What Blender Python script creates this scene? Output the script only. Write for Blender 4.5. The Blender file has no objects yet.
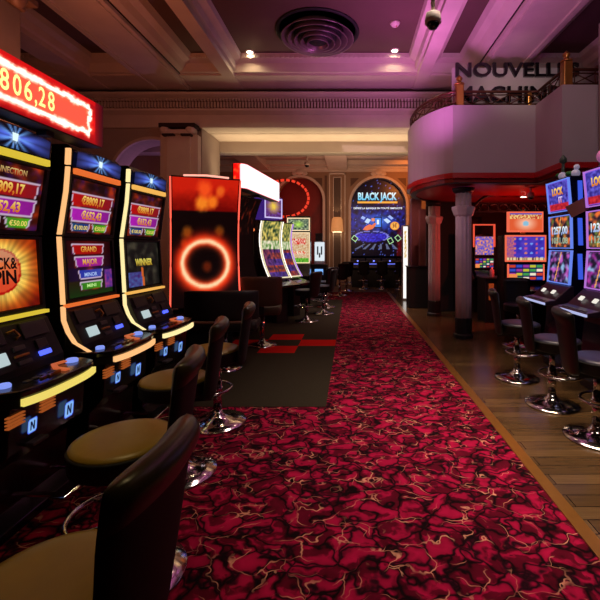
import bpy, bmesh, math, random
from mathutils import Vector, Matrix, noise
random.seed(7)
S = bpy.context.scene
C = bpy.data.collections.new('scene'); S.collection.children.link(C)
PI = math.pi
# ------------------------------------------------------------ camera
cam_d = bpy.data.cameras.new('camera'); cam = bpy.data.objects.new('camera', cam_d); C.objects.link(cam)
cam.location = (0, 0, 1.5); cam.rotation_euler = (PI/2, 0, 0)
cam_d.sensor_width = 36; cam_d.lens = 24.0
cam_d.shift_x = -51/600; cam_d.shift_y = -53/600
cam_d.clip_start = 0.05; cam_d.clip_end = 100
S.camera = cam
# ------------------------------------------------------------ world, exposure
w = bpy.data.worlds.new('world'); S.world = w; w.use_nodes = True
w.node_tree.nodes['Background'].inputs[0].default_value = (0.5, 0.35, 0.45, 1)
w.node_tree.nodes['Background'].inputs[1].default_value = 0.02
S.view_settings.view_transform = 'Standard'; S.view_settings.look = 'None'
S.view_settings.exposure = 0.0; S.view_settings.gamma = 1.0; S.view_settings.use_curve_mapping = False
# ------------------------------------------------------------ room lights
def area(name, loc, size, energy, color, target=None, sy=None, spread=None):
    l = bpy.data.lights.new(name, 'AREA'); l.energy = energy; l.color = color; l.size = size
    if sy: l.shape = 'RECTANGLE'; l.size_y = sy
    if spread: l.spread = spread
    o = bpy.data.objects.new(name, l); o.location = loc; C.objects.link(o)
    if target:
        d = Vector(target)-Vector(loc); o.rotation_euler = d.to_track_quat('-Z', 'Y').to_euler()
    return o
def spot(name, loc, target, energy, color, ang=60, blend=0.6, r=0.03):
    l = bpy.data.lights.new(name, 'SPOT'); l.energy = energy; l.color = color
    l.spot_size = math.radians(ang); l.spot_blend = blend; l.shadow_soft_size = r
    o = bpy.data.objects.new(name, l); o.location = loc; C.objects.link(o)
    d = Vector(target)-Vector(loc); o.rotation_euler = d.to_track_quat('-Z', 'Y').to_euler()
    return o
def point(name, loc, energy, color, r=0.0):
    l = bpy.data.lights.new(name, 'POINT'); l.energy = energy; l.color = color; l.shadow_soft_size = r
    o = bpy.data.objects.new(name, l); o.location = loc; C.objects.link(o); return o
# magenta stage wash that colours the ceiling and balcony, red-brown wash on the left
area('purple_wash', (0.8, 5.6, 2.9), 0.7, 26, (0.80, 0.20, 0.76), (0.85, 6.2, 5.0), None, math.radians(125))
area('purple_wash', (1.6, 3.6, 3.3), 0.7, 15, (0.76, 0.22, 0.74), (1.9, 4.1, 5.0), None, math.radians(120))
area('warm_wash', (-2.8, 3.4, 2.75), 1.0, 24, (1.0, 0.27, 0.13), (-3.0, 6.3, 4.9))
area('aisle_light', (1.0, 3.0, 4.45), 0.8, 36, (1.0, 0.78, 0.66), (0.95, 3.1, 0), 3.5, math.radians(60))
area('aisle_light', (0.6, 9.0, 3.8), 1.0, 34, (1.0, 0.70, 0.68), (0.5, 9.1, 0), 3.0, math.radians(75))
area('wood_floor_fill', (2.1, 3.3, 4.4), 0.6, 10, (1.0, 0.74, 0.40), (2.1, 3.4, 0), 3.0, math.radians(50))  # added warm fill that lifts the wood floor
spot('balcony_spot', (-1.6, 6.5, 2.0), (1.15, 7.0, 2.9), 90, (0.95, 0.34, 0.72), 34, 0.9, 0.1)
area('balcony_front_light', (2.0, 2.2, 4.3), 0.8, 14, (0.95, 0.76, 0.78), (2.5, 6.2, 3.1))
spot('column_fill', (0.1, 5.2, 3.4), (1.85, 7.2, 1.4), 60, (1.0, 0.60, 0.85), 26, 0.8, 0.08)  # added pink spot that brightens the column shafts
area('left_row_fill', (-0.75, 1.5, 3.9), 0.4, 1.5, (1.0, 0.74, 0.34), (-0.95, 1.7, 0), 1.6, math.radians(45))  # added overhead fill in place of the deck strips' glow on the seats
spot('pilaster_fill', (0.4, 10.3, 3.5), (2.05, 12.3, 2.0), 70, (1.0, 0.42, 0.36), 34, 0.8, 0.08)  # added spot that brightens the rose pilasters
spot('lettering_fill', (2.3, 4.9, 4.2), (2.65, 6.5, 4.12), 14, (1.0, 0.85, 0.72), 62, 0.9, 0.05)  # added spot that brightens the lettering panel
area('back_room_warm', (0.0, 12.5, 2.7), 2.0, 45, (1.0, 0.55, 0.34), (0.2, 16, 4.2))
spot('orange_spot', (2.2, 13.0, 4.3), (2.5, 16.0, 3.4), 260, (1.0, 0.25, 0.04), 85, 0.7, 0.1)
area('soffit_light', (-0.6, 8.75, 2.9), 5.0, 30, (1.0, 0.74, 0.42), (-0.6, 8.75, 5.0), 0.5, math.radians(110))
point('red_under_balcony', (3.2, 7.6, 1.7), 40, (1.0, 0.10, 0.06), 0.0)
point('purple_corner', (-4.2, 8.9, 2.6), 9, (0.8, 0.35, 0.9), 0.0)
point('red_niche', (-2.2, 15.2, 3.2), 10, (1.0, 0.08, 0.05), 0.0)

# ------------------------------------------------------------ materials
def lin(c):
    return tuple((x/12.92 if x <= 0.04045 else ((x+0.055)/1.055)**2.4) for x in c)
def rgb(r, g, b): return lin((r/255, g/255, b/255))
def nt(name):
    m = bpy.data.materials.new(name); m.use_nodes = True
    n = m.node_tree; return m, n, n.nodes['Principled BSDF']
def mat(name, col, rough=0.5, metal=0.0, emit=None, es=1.0, noise_amt=0.15, nscale=8.0, bump=0.0, coat=0.0, spec=None):
    m, n, b = nt(name)
    b.inputs['Roughness'].default_value = rough; b.inputs['Metallic'].default_value = metal
    if coat: b.inputs['Coat Weight'].default_value = coat; b.inputs['Coat Roughness'].default_value = 0.08
    if spec is not None: b.inputs['Specular IOR Level'].default_value = spec
    tc = n.nodes.new('ShaderNodeTexCoord'); nz = n.nodes.new('ShaderNodeTexNoise')
    nz.inputs['Scale'].default_value = nscale; nz.inputs['Detail'].default_value = 3
    n.links.new(tc.outputs['Object'], nz.inputs['Vector'])
    mx = n.nodes.new('ShaderNodeMix'); mx.data_type = 'RGBA'
    mx.inputs[6].default_value = tuple(c*(1-noise_amt) for c in col)+(1,)
    mx.inputs[7].default_value = tuple(min(1, c*(1+noise_amt)) for c in col)+(1,)
    n.links.new(nz.outputs[0], mx.inputs[0]); n.links.new(mx.outputs[2], b.inputs['Base Color'])
    if bump:
        bp = n.nodes.new('ShaderNodeBump'); bp.inputs['Strength'].default_value = bump
        n.links.new(nz.outputs[0], bp.inputs['Height']); n.links.new(bp.outputs[0], b.inputs['Normal'])
    if emit:
        b.inputs['Emission Color'].default_value = tuple(emit)+(1,); b.inputs['Emission Strength'].default_value = es
    return m
def glow(name, col, s=1.0):
    return mat(name, (0.02, 0.02, 0.02), 0.4, emit=col, es=s)
PLASTER = mat('cream_plaster', rgb(206, 190, 176), 0.6, nscale=3)
PLASTER2 = mat('wall_plaster', rgb(168, 152, 142), 0.65, nscale=2)
PANEL = mat('ceiling_panel', rgb(92, 68, 60), 0.7, nscale=1.5, noise_amt=0.3)
DARKGAP = mat('dark_groove', rgb(40, 20, 18), 0.8)
WHITEW = mat('white_board', rgb(206, 196, 190), 0.5, nscale=2, noise_amt=0.06)
BALC = mat('balcony_paint', rgb(190, 176, 176), 0.5, nscale=1.5, noise_amt=0.08)
REDBAND = mat('red_lacquer', rgb(190, 12, 18), 0.35)
REDSOFF = mat('red_soffit', rgb(150, 22, 14), 0.3, noise_amt=0.2, nscale=1)
BLACK = mat('black_gloss', rgb(16, 15, 17), 0.22, coat=0.3)
BLACKM = mat('black_matt', rgb(14, 12, 14), 0.6)
BLACKG = mat('black_glass', rgb(8, 8, 10), 0.06)
DARKP = mat('dark_plastic', rgb(30, 28, 32), 0.35)
GREYP = mat('grey_plastic', rgb(70, 66, 66), 0.4)
CHROME = mat('chrome', rgb(205, 200, 200), 0.12, 1.0, noise_amt=0.05)
BRASS = mat('brass', rgb(176, 122, 56), 0.3, 0.7, nscale=12)
IRON = mat('bronze_iron', rgb(92, 52, 34), 0.4, 0.6)
LEATHER = mat('olive_leather', rgb(146, 118, 36), 0.36, nscale=30, bump=0.08, noise_amt=0.12)
LEATHER_D = mat('brown_leather', rgb(58, 48, 28), 0.3, nscale=25, bump=0.1)
SUEDE = mat('black_suede', rgb(12, 11, 13), 0.75, nscale=40)
SUEDE2 = mat('black_leather', rgb(15, 13, 14), 0.42, nscale=40)
SEATP = mat('violet_lit_leather', rgb(30, 28, 52), 0.4, nscale=30)  # violet light on the dark seats is put into this colour
BENCHB = mat('brown_bench_fabric', rgb(74, 52, 32), 0.6, nscale=30)
BLACKW = mat('black_wall', rgb(20, 16, 18), 0.8)
LAMPM = glow('lamp_glow', (1.0, 0.85, 0.6), 12)
def attr_screen(name, s=1.0):
    m, n, b = nt(name)
    at = n.nodes.new('ShaderNodeAttribute'); at.attribute_name = 'Col'
    b.inputs['Base Color'].default_value = (0.01, 0.01, 0.012, 1); b.inputs['Roughness'].default_value = 0.3; b.inputs['Specular IOR Level'].default_value = 0.25
    n.links.new(at.outputs['Color'], b.inputs['Emission Color']); b.inputs['Emission Strength'].default_value = s
    return m
SCREEN = attr_screen('lit_screen', 1.0)

def carpet_mat():
    m, n, b = nt('patterned_carpet'); N = n.nodes.new; L = n.links.new
    b.inputs['Roughness'].default_value = 0.95; b.inputs['Specular IOR Level'].default_value = 0.1
    tc = N('ShaderNodeTexCoord')
    nz = N('ShaderNodeTexNoise'); nz.inputs['Scale'].default_value = 5.5; nz.inputs['Detail'].default_value = 2.5
    L(tc.outputs['Object'], nz.inputs['Vector'])
    sub = N('ShaderNodeVectorMath'); sub.operation = 'SUBTRACT'; L(nz.outputs['Color'], sub.inputs[0]); sub.inputs[1].default_value = (0.5, 0.5, 0.5)
    sc = N('ShaderNodeVectorMath'); sc.operation = 'SCALE'; L(sub.outputs[0], sc.inputs[0]); sc.inputs['Scale'].default_value = 0.34
    sq = N('ShaderNodeMapping'); sq.inputs['Scale'].default_value = (0.85, 1.15, 1); L(tc.outputs['Object'], sq.inputs['Vector'])
    ad = N('ShaderNodeVectorMath'); L(sq.outputs[0], ad.inputs[0]); L(sc.outputs[0], ad.inputs[1])
    def ramp(src, pts):
        r = N('ShaderNodeValToRGB'); L(src, r.inputs[0]); e = r.color_ramp.elements
        e[0].position, e[0].color = pts[0][0], pts[0][1]+(1,); e[1].position, e[1].color = pts[-1][0], pts[-1][1]+(1,)
        for p, c in pts[1:-1]:
            x = e.new(p); x.color = c+(1,)
        return r.outputs[0]
    v1 = N('ShaderNodeTexVoronoi'); v1.feature = 'DISTANCE_TO_EDGE'; v1.inputs['Scale'].default_value = 7.5; L(ad.outputs[0], v1.inputs['Vector'])
    base = ramp(v1.outputs['Distance'], [(0.0, rgb(26, 3, 12)), (0.035, rgb(52, 5, 22)), (0.12, rgb(142, 10, 50)), (0.5, rgb(176, 16, 66))])
    # dark blotches of the carpet pattern
    n2 = N('ShaderNodeTexNoise'); n2.inputs['Scale'].default_value = 9; n2.inputs['Detail'].default_value = 3; L(ad.outputs[0], n2.inputs['Vector'])
    dk = ramp(n2.outputs[0], [(0.45, (0.10, 0.10, 0.10)), (0.53, (1, 1, 1))])
    mul = N('ShaderNodeMix'); mul.data_type = 'RGBA'; mul.blend_type = 'MULTIPLY'; mul.inputs[0].default_value = 0.8
    L(base, mul.inputs[6]); L(dk, mul.inputs[7])
    # thin tan veins, broken
    off = N('ShaderNodeVectorMath'); L(ad.outputs[0], off.inputs[0]); off.inputs[1].default_value = (0.37, 0.11, 3.3)
    v2 = N('ShaderNodeTexVoronoi'); v2.feature = 'DISTANCE_TO_EDGE'; v2.inputs['Scale'].default_value = 6.5; L(off.outputs[0], v2.inputs['Vector'])
    vein = ramp(v2.outputs['Distance'], [(0.010, (1, 1, 1)), (0.026, (0, 0, 0))])
    n3 = N('ShaderNodeTexNoise'); n3.inputs['Scale'].default_value = 6.0; L(tc.outputs['Object'], n3.inputs['Vector'])
    brk = ramp(n3.outputs[0], [(0.46, (0, 0, 0)), (0.60, (0.8, 0.8, 0.8))])
    vm = N('ShaderNodeMath'); vm.operation = 'MULTIPLY'; L(vein, vm.inputs[0]); L(brk, vm.inputs[1])
    fin = N('ShaderNodeMix'); fin.data_type = 'RGBA'; L(vm.outputs[0], fin.inputs[0]); L(mul.outputs[2], fin.inputs[6])
    fin.inputs[7].default_value = rgb(214, 150, 120)+(1,)
    L(fin.outputs[2], b.inputs['Base Color'])
    f = N('ShaderNodeTexNoise'); f.inputs['Scale'].default_value = 260; L(tc.outputs['Object'], f.inputs['Vector'])
    bp = N('ShaderNodeBump'); bp.inputs['Strength'].default_value = 0.25; L(f.outputs[0], bp.inputs['Height']); L(bp.outputs[0], b.inputs['Normal'])
    return m
def wood_mat():
    m, n, b = nt('oak_planks'); N = n.nodes.new; L = n.links.new
    tc = N('ShaderNodeTexCoord')
    br = N('ShaderNodeTexBrick'); br.inputs['Scale'].default_value = 1.0
    br.inputs['Brick Width'].default_value = 1.3; br.inputs['Row Height'].default_value = 0.11; br.inputs['Mortar Size'].default_value = 0.003
    br.inputs['Color1'].default_value = rgb(120, 92, 58)+(1,); br.inputs['Color2'].default_value = rgb(84, 62, 38)+(1,); br.inputs['Mortar'].default_value = rgb(24, 14, 8)+(1,)
    br.inputs['Bias'].default_value = 0.0
    L(tc.outputs['Object'], br.inputs['Vector'])
    mp = N('ShaderNodeMapping'); mp.inputs['Scale'].default_value = (2, 30, 1); L(tc.outputs['Object'], mp.inputs['Vector'])
    nz = N('ShaderNodeTexNoise'); nz.inputs['Scale'].default_value = 2; nz.inputs['Detail'].default_value = 4; L(mp.outputs[0], nz.inputs['Vector'])
    mx = N('ShaderNodeMix'); mx.data_type = 'RGBA'; mx.blend_type = 'MULTIPLY'; mx.inputs[0].default_value = 0.6
    L(br.outputs['Color'], mx.inputs[6]); L(nz.outputs[0], mx.inputs[7]); L(mx.outputs[2], b.inputs['Base Color'])
    b.inputs['Roughness'].default_value = 0.2
    return m
CARPET = carpet_mat(); WOOD = wood_mat()
GREYC = mat('grey_carpet', rgb(52, 46, 34), 0.95, nscale=120, noise_amt=0.35, spec=0.1)
REDC = mat('red_carpet_tile', rgb(190, 20, 12), 0.95, nscale=120, spec=0.1)

# ------------------------------------------------------------ mesh helpers
class MB:
    def __init__(s): s.bm = bmesh.new(); s.mi = 0
    def face(s, vs, smooth=False):
        try:
            f = s.bm.faces.new(vs); f.material_index = s.mi; f.smooth = smooth; return f
        except ValueError: return None
    def box(s, x0, x1, y0, y1, z0, z1, rot=None, pivot=None):
        v = [Vector((x, y, z)) for z in (z0, z1) for y in (y0, y1) for x in (x0, x1)]
        if rot is not None:
            p = Vector(pivot) if pivot else Vector(((x0+x1)/2, (y0+y1)/2, (z0+z1)/2))
            v = [rot @ (q-p)+p for q in v]
        b = [s.bm.verts.new(q) for q in v]
        for f in ((0,2,3,1),(4,5,7,6),(0,1,5,4),(2,6,7,3),(0,4,6,2),(1,3,7,5)): s.face([b[i] for i in f])
        return s
    def prism(s, pts, axis, a0, a1):
        # pts in the two remaining axes (cyclic order x->y,z ; y->x,z ; z->x,y)
        def P(p, a):
            return {'x': (a, p[0], p[1]), 'y': (p[0], a, p[1]), 'z': (p[0], p[1], a)}[axis]
        A = [s.bm.verts.new(P(p, a0)) for p in pts]; B = [s.bm.verts.new(P(p, a1)) for p in pts]
        n = len(pts)
        for i in range(n): s.face([A[i], A[(i+1) % n], B[(i+1) % n], B[i]])
        s.face(A[::-1]); s.face(B); return s
    def grid(s, fn, nu, nv, closed_u=False, closed_v=False, smooth=True, cap=False):
        V = [[s.bm.verts.new(fn(i/nu, j/nv)) for i in range(nu if closed_u else nu+1)] for j in range(nv if closed_v else nv+1)]
        W = len(V[0]); H = len(V)
        for j in range(nv):
            for i in range(nu):
                s.face([V[j][i], V[j][(i+1) % W], V[(j+1) % H][(i+1) % W], V[(j+1) % H][i]], smooth)
        if cap and closed_u: s.face(V[0][::-1]); s.face(V[-1])
        return V
    def lathe(s, prof, c=(0, 0, 0), n=28, axis='z', smooth=True):
        c = Vector(c)
        def P(r, h, a):
            x, y = r*math.cos(a), r*math.sin(a)
            return c+Vector({'z': (x, y, h), 'y': (x, h, y), 'x': (h, x, y)}[axis])
        R = [[s.bm.verts.new(P(max(r, 1e-4), h, 2*PI*i/n)) for i in range(n)] for r, h in prof]
        for j in range(len(R)-1):
            for i in range(n): s.face([R[j][i], R[j][(i+1) % n], R[j+1][(i+1) % n], R[j+1][i]], smooth)
        s.face(R[0][::-1]); s.face(R[-1]); return s
    def tube(s, pts, r, n=8, closed=False, sect=None, up=(0, 0, 1)):
        pts = [Vector(p) for p in pts]; m = len(pts); rings = []
        for k, p in enumerate(pts):
            a = pts[(k-1) % m] if (k or closed) else p; b = pts[(k+1) % m] if (k < m-1 or closed) else p
            t = (b-a).normalized(); u = Vector(up)
            if abs(t.dot(u)) > 0.98: u = Vector((1, 0, 0))
            e1 = t.cross(u).normalized(); e2 = e1.cross(t).normalized()
            if sect: ring = [p+e1*q[0]+e2*q[1] for q in sect]
            else: ring = [p+(e1*math.cos(2*PI*i/n)+e2*math.sin(2*PI*i/n))*r for i in range(n)]
            rings.append([s.bm.verts.new(q) for q in ring])
        n = len(rings[0])
        for k in range(m if closed else m-1):
            A, B = rings[k], rings[(k+1) % m]
            for i in range(n): s.face([A[i], A[(i+1) % n], B[(i+1) % n], B[i]], not sect)
        if not closed: s.face(rings[0][::-1]); s.face(rings[-1])
        return s
    def ball(s, c, r, sx=1, sy=1, sz=1, n=12):
        c = Vector(c)
        prof = [(r*math.sin(PI*k/8), -r*math.cos(PI*k/8)) for k in range(9)]
        R = [[s.bm.verts.new(c+Vector((max(p[0], 1e-4)*math.cos(2*PI*i/n)*sx, max(p[0], 1e-4)*math.sin(2*PI*i/n)*sy, p[1]*sz))) for i in range(n)] for p in prof]
        for j in range(8):
            for i in range(n): s.face([R[j][i], R[j][(i+1) % n], R[j+1][(i+1) % n], R[j+1][i]], True)
        s.face(R[0][::-1]); s.face(R[-1]); return s
    def build(s, name, mats, parent=None, bevel=0, loc=None, rot=None, sub=0):
        bmesh.ops.recalc_face_normals(s.bm, faces=s.bm.faces)
        me = bpy.data.meshes.new(name); s.bm.to_mesh(me); s.bm.free()
        if not isinstance(mats, (list, tuple)): mats = [mats]
        for m in mats: me.materials.append(m)
        o = bpy.data.objects.new(name, me); C.objects.link(o)
        if parent: o.parent = parent
        if loc: o.location = loc
        if rot is not None: o.rotation_euler = rot
        if bevel:
            b = o.modifiers.new('bevel', 'BEVEL'); b.width = bevel; b.segments = 2; b.limit_method = 'ANGLE'; b.angle_limit = math.radians(40)
        if sub:
            u = o.modifiers.new('sub', 'SUBSURF'); u.levels = sub; u.render_levels = sub
        return o
def thing(name, label, cat, loc=(0, 0, 0), rz=0, group=None):
    o = bpy.data.objects.new(name, None); C.objects.link(o); o.location = loc; o.rotation_euler = (0, 0, rz)
    o.empty_display_size = 0.1
    return tag(o, label, cat, group)
def tag(o, label, cat, group=None):
    o['label'] = label; o['category'] = cat
    if group: o['group'] = group
    return o
def struct(o): o['kind'] = 'structure'; return o
def copy_tree(o, parent=None):
    c = o.copy(); C.objects.link(c)
    if parent: c.parent = parent
    for ch in list(o.children): copy_tree(ch, c)
    return c
def placed(o, loc, rz, label, group=None):
    o.location = loc; o.rotation_euler = (0, 0, rz); o['label'] = label
    if group: o['group'] = group
    return o

# text outlines -> (verts2d, faces), cached; normalised: baseline 0, centred in x, cap height ~1
_tc = {}
def text_geo(txt, fat=0.0):
    k = (txt, fat)
    if k in _tc: return _tc[k]
    cu = bpy.data.curves.new('t', 'FONT'); cu.body = txt; cu.align_x = 'CENTER'; cu.resolution_u = 3; cu.offset = fat; cu.size = 1.4
    ob = bpy.data.objects.new('t', cu); me = ob.to_mesh()
    vs = [(v.co.x, v.co.y) for v in me.vertices]; fs = [tuple(p.vertices) for p in me.polygons]
    ob.to_mesh_clear(); bpy.data.objects.remove(ob); bpy.data.curves.remove(cu)
    xs = [v[0] for v in vs] or [0, 1]
    _tc[k] = (vs, fs, max(xs)-min(xs), (max(xs)+min(xs))/2); return _tc[k]
def clamp(x, a=0.0, b=1.0): return max(a, min(b, x))
def mixc(a, b, t): t = clamp(t); return tuple(x*(1-t)+y*t for x, y in zip(a, b))
def nz2(x, y, s=0.0): return noise.noise(Vector((x, y, s)))   # -1..1
def canvas(name, P, W, H, art, texts=(), parent=None, nu=40, nv=50, mask=None, mtl=None, shapes=(), gain=1.0):
    """a lit screen: P(u,v)->point, art(u,v)->sRGB; texts (str,u,v,height,width,color,fat); shapes (pts in uv, color)"""
    bm = bmesh.new(); cl = bm.loops.layers.float_color.new('Col')
    du, dv = 1e-3, 1e-3
    def N(u, v): return (P(u+du, v)-P(u, v)).cross(P(u, v+dv)-P(u, v)).normalized()
    def put(vs, col):
        try: f = bm.faces.new(vs)
        except ValueError: return
        return f
    V = [[bm.verts.new(P(i/nu, j/nv)) for i in range(nu+1)] for j in range(nv+1)]
    A = [[tuple(c*gain for c in lin(tuple(max(0, q) for q in art(i/nu, j/nv)))) for i in range(nu+1)] for j in range(nv+1)]
    for j in range(nv):
        for i in range(nu):
            if mask and not mask((i+.5)/nu, (j+.5)/nv): continue
            f = put([V[j][i], V[j][i+1], V[j+1][i+1], V[j+1][i]], None)
            if f:
                for lp, (a, b_) in zip(f.loops, ((j, i), (j, i+1), (j+1, i+1), (j+1, i))): lp[cl] = A[a][b_]+(1,)
    lay = 0.0012
    for k, (pts, col) in enumerate(shapes):
        off = lay*(1+0.25*k)
        vs = [bm.verts.new(P(u, v)+N(u, v)*off) for u, v in pts]
        f = put(vs, None)
        if f:
            for lp in f.loops: lp[cl] = tuple(c*gain for c in lin(col))+(1,)
    toff = lay*(1.5+0.25*len(shapes))
    for k, t in enumerate(texts):
        s_, u0, v0, h, wd, col = t[:6]; fat = t[6] if len(t) > 6 else 0.02; col2 = t[7] if len(t) > 7 else col
        vs, fs, tw, cx = text_geo(s_, fat)
        sx = (wd/tw) if wd else h/W*H
        bv = [bm.verts.new(P(u0+(x-cx)*sx, v0+y*h)+N(u0+(x-cx)*sx, v0+y*h)*(toff+0.0004*k)) for x, y in vs]
        for f_ in fs:
            f = put([bv[i] for i in f_], None)
            if f:
                for lp, i in zip(f.loops, f_):
                    lp[cl] = tuple(c*gain for c in lin(mixc(col2, col, vs[i][1])))+(1,)
    me = bpy.data.meshes.new(name); bm.to_mesh(me); bm.free(); me.materials.append(mtl or SCREEN)
    o = bpy.data.objects.new(name, me); C.objects.link(o)
    if parent: o.parent = parent
    return o
def plane_P(a, b, c):   # a = bottom-left, b = bottom-right, c = top-left
    a, b, c = Vector(a), Vector(b), Vector(c)
    return lambda u, v: a+(b-a)*u+(c-a)*v
def rect(u0, v0, u1, v1): return [(u0, v0), (u1, v0), (u1, v1), (u0, v1)]

# ================================================================ STRUCTURE
YW = 8.0; ZB = 4.6; ZC = 4.92
struct(MB().box(1.27, 7, -3, 16.2, -0.1, 0.0).build('floor', WOOD))
o = MB().box(-6, 1.19, -3, 13.3, -0.1, 0.0); struct(o.build('floor', CARPET)); 
struct(MB().box(-6, 1.27, 13.3, 16.2, -0.1, 0.0).build('floor', mat('dark_floor', rgb(70, 50, 36), 0.6)))
o = MB(); o.box(1.19, 1.27, -3, 13.3, -0.1, 0.006); struct(o.build('trim_1', BRASS))
# grey carpet with inlaid red tiles
o = MB(); o.box(-6, -0.235, 3.75, 11.4, 0.0001, 0.004); o.mi = 1
for a in ((-1.33, -0.8, 6.45, 6.85), (-0.8, -0.24, 6.05, 6.45), (-1.33, -0.8, 5.65, 6.05), (-1.86, -1.33, 6.05, 6.45)):
    o.box(a[0], a[1], a[2], a[3], 0.0041, 0.005)
struct(o.build('floor', [GREYC, REDC]))
# ceiling
struct(MB().box(-6, 7, -3, 8.6, ZC, ZC+0.1).build('ceiling', PANEL))
struct(MB().box(-6, 7, 8.6, 16.2, 4.82, 4.92).build('ceiling', PLASTER2))
k = [2]
def trim(b, m=PLASTER, bevel=0):
    o = struct(b.build('trim_%d' % k[0], m, bevel=bevel)); k[0] += 1; return o
def beam(x0, x1, big=False):
    b = MB()
    if big:
        b.box(x0, x1, -3, YW-0.02, ZB, ZC)
        b.prism([(x0-0.10, ZB+0.10), (x0-0.02, ZB+0.06), (x0-0.02, ZC), (x0-0.3, ZC), (x0-0.26, ZC-0.1), (x0-0.16, ZC-0.14)], 'y', -3, YW-0.7)
        b.prism([(x1+0.10, ZB+0.10), (x1+0.02, ZB+0.06), (x1+0.02, ZC), (x1+0.3, ZC), (x1+0.26, ZC-0.1), (x1+0.16, ZC-0.14)], 'y', -3, YW-0.7)
        b.mi = 1
        b.box(x0-0.02, x0, -3, YW-0.7, ZB+0.05, ZC); b.box(x1, x1+0.02, -3, YW-0.7, ZB+0.05, ZC)
        b.mi = 0
        for q in (x0+0.06, x1-0.12): b.box(q, q+0.06, -3, YW-0.01, ZB-0.03, ZB)
    else:
        b.prism([(x0, ZB), (x1, ZB), (x1, ZB+0.08), (x1+0.04, ZB+0.10), (x1+0.06, ZB+0.2), (x1+0.16, ZB+0.24), (x1+0.18, ZC), (x0-0.18, ZC), (x0-0.16, ZB+0.24), (x0-0.06, ZB+0.2), (x0-0.04, ZB+0.10), (x0, ZB+0.08)], 'y', -3, YW-0.7)
        b.box(x0, x1, YW-0.7, YW-0.02, ZB, ZC)
    trim(b, [PLASTER, DARKGAP])
beam(-3.9, -3.12, True); beam(2.22, 3.0, True)
beam(-2.34, -2.12); beam(1.2, 1.42); beam(-5.15, -4.75); beam(4.2, 4.4)
b = MB()   # cross beam along the far wall with mouldings
b.prism([(YW-0.72, ZB+0.02), (YW, ZB+0.02), (YW, ZC), (YW-0.95, ZC), (YW-0.93, ZB+0.24), (YW-0.82, ZB+0.2), (YW-0.78, ZB+0.06), (YW-0.72, ZB+0.05)], 'x', -6, 7)
trim(b)
b = MB()
for i in range(150):
    x = -6+i*13/150; b.box(x, x+0.05, YW-0.955, YW-0.925, ZB+0.245, ZB+0.285)
trim(b)
# entablature
b = MB()
b.box(-6, 7, YW-0.08, YW+0.5, 4.50, ZB-0.03)
b.box(-6, 7, YW-0.06, YW+0.5, 4.38, 4.50)
b.prism([(YW-0.16, 4.47), (YW-0.05, 4.43), (YW-0.05, 4.53), (YW-0.2, 4.53), (YW-0.2, 4.49)], 'x', -6, 7)
b.box(-6, 7, YW-0.04, YW+0.5, 4.22, 4.38)
b.prism([(YW-0.10, 4.20), (YW, 4.14), (YW+0.3, 4.14), (YW+0.3, 4.24), (YW-0.10, 4.24)], 'x', -6, 7)
b.box(-6, 7, YW, YW+0.5, 3.98, 4.14); b.box(-6, 7, YW-0.03, YW+0.4, 3.88, 3.98)
for i in range(210):
    x = -6+i*13/210; b.box(x, x+0.035, YW-0.13, YW-0.03, 4.385, 4.43)
    b.box(x+0.01, x+0.04, YW-0.10, YW-0.03, 4.26, 4.37)
b.mi = 1; b.box(-6, 7, YW-0.18, YW+0.4, ZB-0.05, ZB-0.028)
b.mi = 2; b.box(-6, 7, YW-0.055, YW-0.03, 4.25, 4.375); b.box(-6, 7, YW-0.075, YW-0.04, 4.38, 4.435)  # darker recess behind the teeth, coloured in for relief contrast
trim(b, [PLASTER, DARKGAP, mat('tan_recess', rgb(110, 84, 66), 0.7)])
# far wall pieces: left wall with arch, opening, right
b = MB()
cx, cz, r = -4.0, 2.85, 0.8
pts = [(-6, 0), (cx-r, 0)]+[(cx-r*math.cos(PI*t/24), cz+r*math.sin(PI*t/24)) for t in range(25)]+[(cx+r, 0), (-3.0, 0), (-3.0, 3.88), (-6, 3.88)]
b.prism(pts, 'y', YW+0.05, YW+0.5)
struct(b.build('wall_north', PLASTER2))
b = MB()
b.tube([(cx-(r+0.03)*math.cos(PI*t/24), YW+0.03, cz+(r+0.03)*math.sin(PI*t/24)) for t in range(25)], 0.03, sect=[(-0.03, -0.04), (0.03, -0.04), (0.03, 0.04), (-0.03, 0.04)], up=(0, 1, 0))
trim(b)
# reveal and soffit of the wide opening, lintel behind
b = MB(); b.box(-6, 7, YW+0.5, YW+1.1, 3.9, 4.9); struct(b.build('wall_lintel', PLASTER))
b = MB(); b.box(-6, 7, YW+1.1, YW+1.45, 3.78-0.12, 4.82); struct(b.build('wall_lintel', PLASTER2))
b = MB(); b.box(-3.0, -2.98, YW+0.0, YW+1.1, 0, 3.88); b.box(-3.3, -3.0, YW+0.5, YW+1.1, 0, 3.9); struct(b.build('wall_reveal', PLASTER2))
b = MB()  # pilaster with capital
b.box(-3.80, -3.06, YW-0.16, YW+0.05, 0, 3.70); b.box(-3.66, -3.20, YW-0.20, YW-0.1, 0.1, 3.66)
b.box(-3.82, -3.04, YW-0.22, YW+0.05, 0, 0.25)
b.box(-3.70, -3.18, YW-0.26, YW, 3.70, 3.78)
for x in (-3.74, -3.24): b.lathe([(0.05, -0.16), (0.09, -0.12), (0.09, 0.05), (0.05, 0.08)], (x+0.05, YW-0.12, 3.78), 12, 'y')
b.mi = 1; b.box(-3.78, -3.08, YW-0.28, YW, 3.82, 3.90); b.box(-3.72, -3.5, YW-0.27, YW, 3.66, 3.70); b.box(-3.36, -3.16, YW-0.27, YW, 3.66, 3.70)
for v in b.bm.verts: v.co.x += 0.06
trim(b, [PLASTER, DARKGAP], 0.005)
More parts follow.
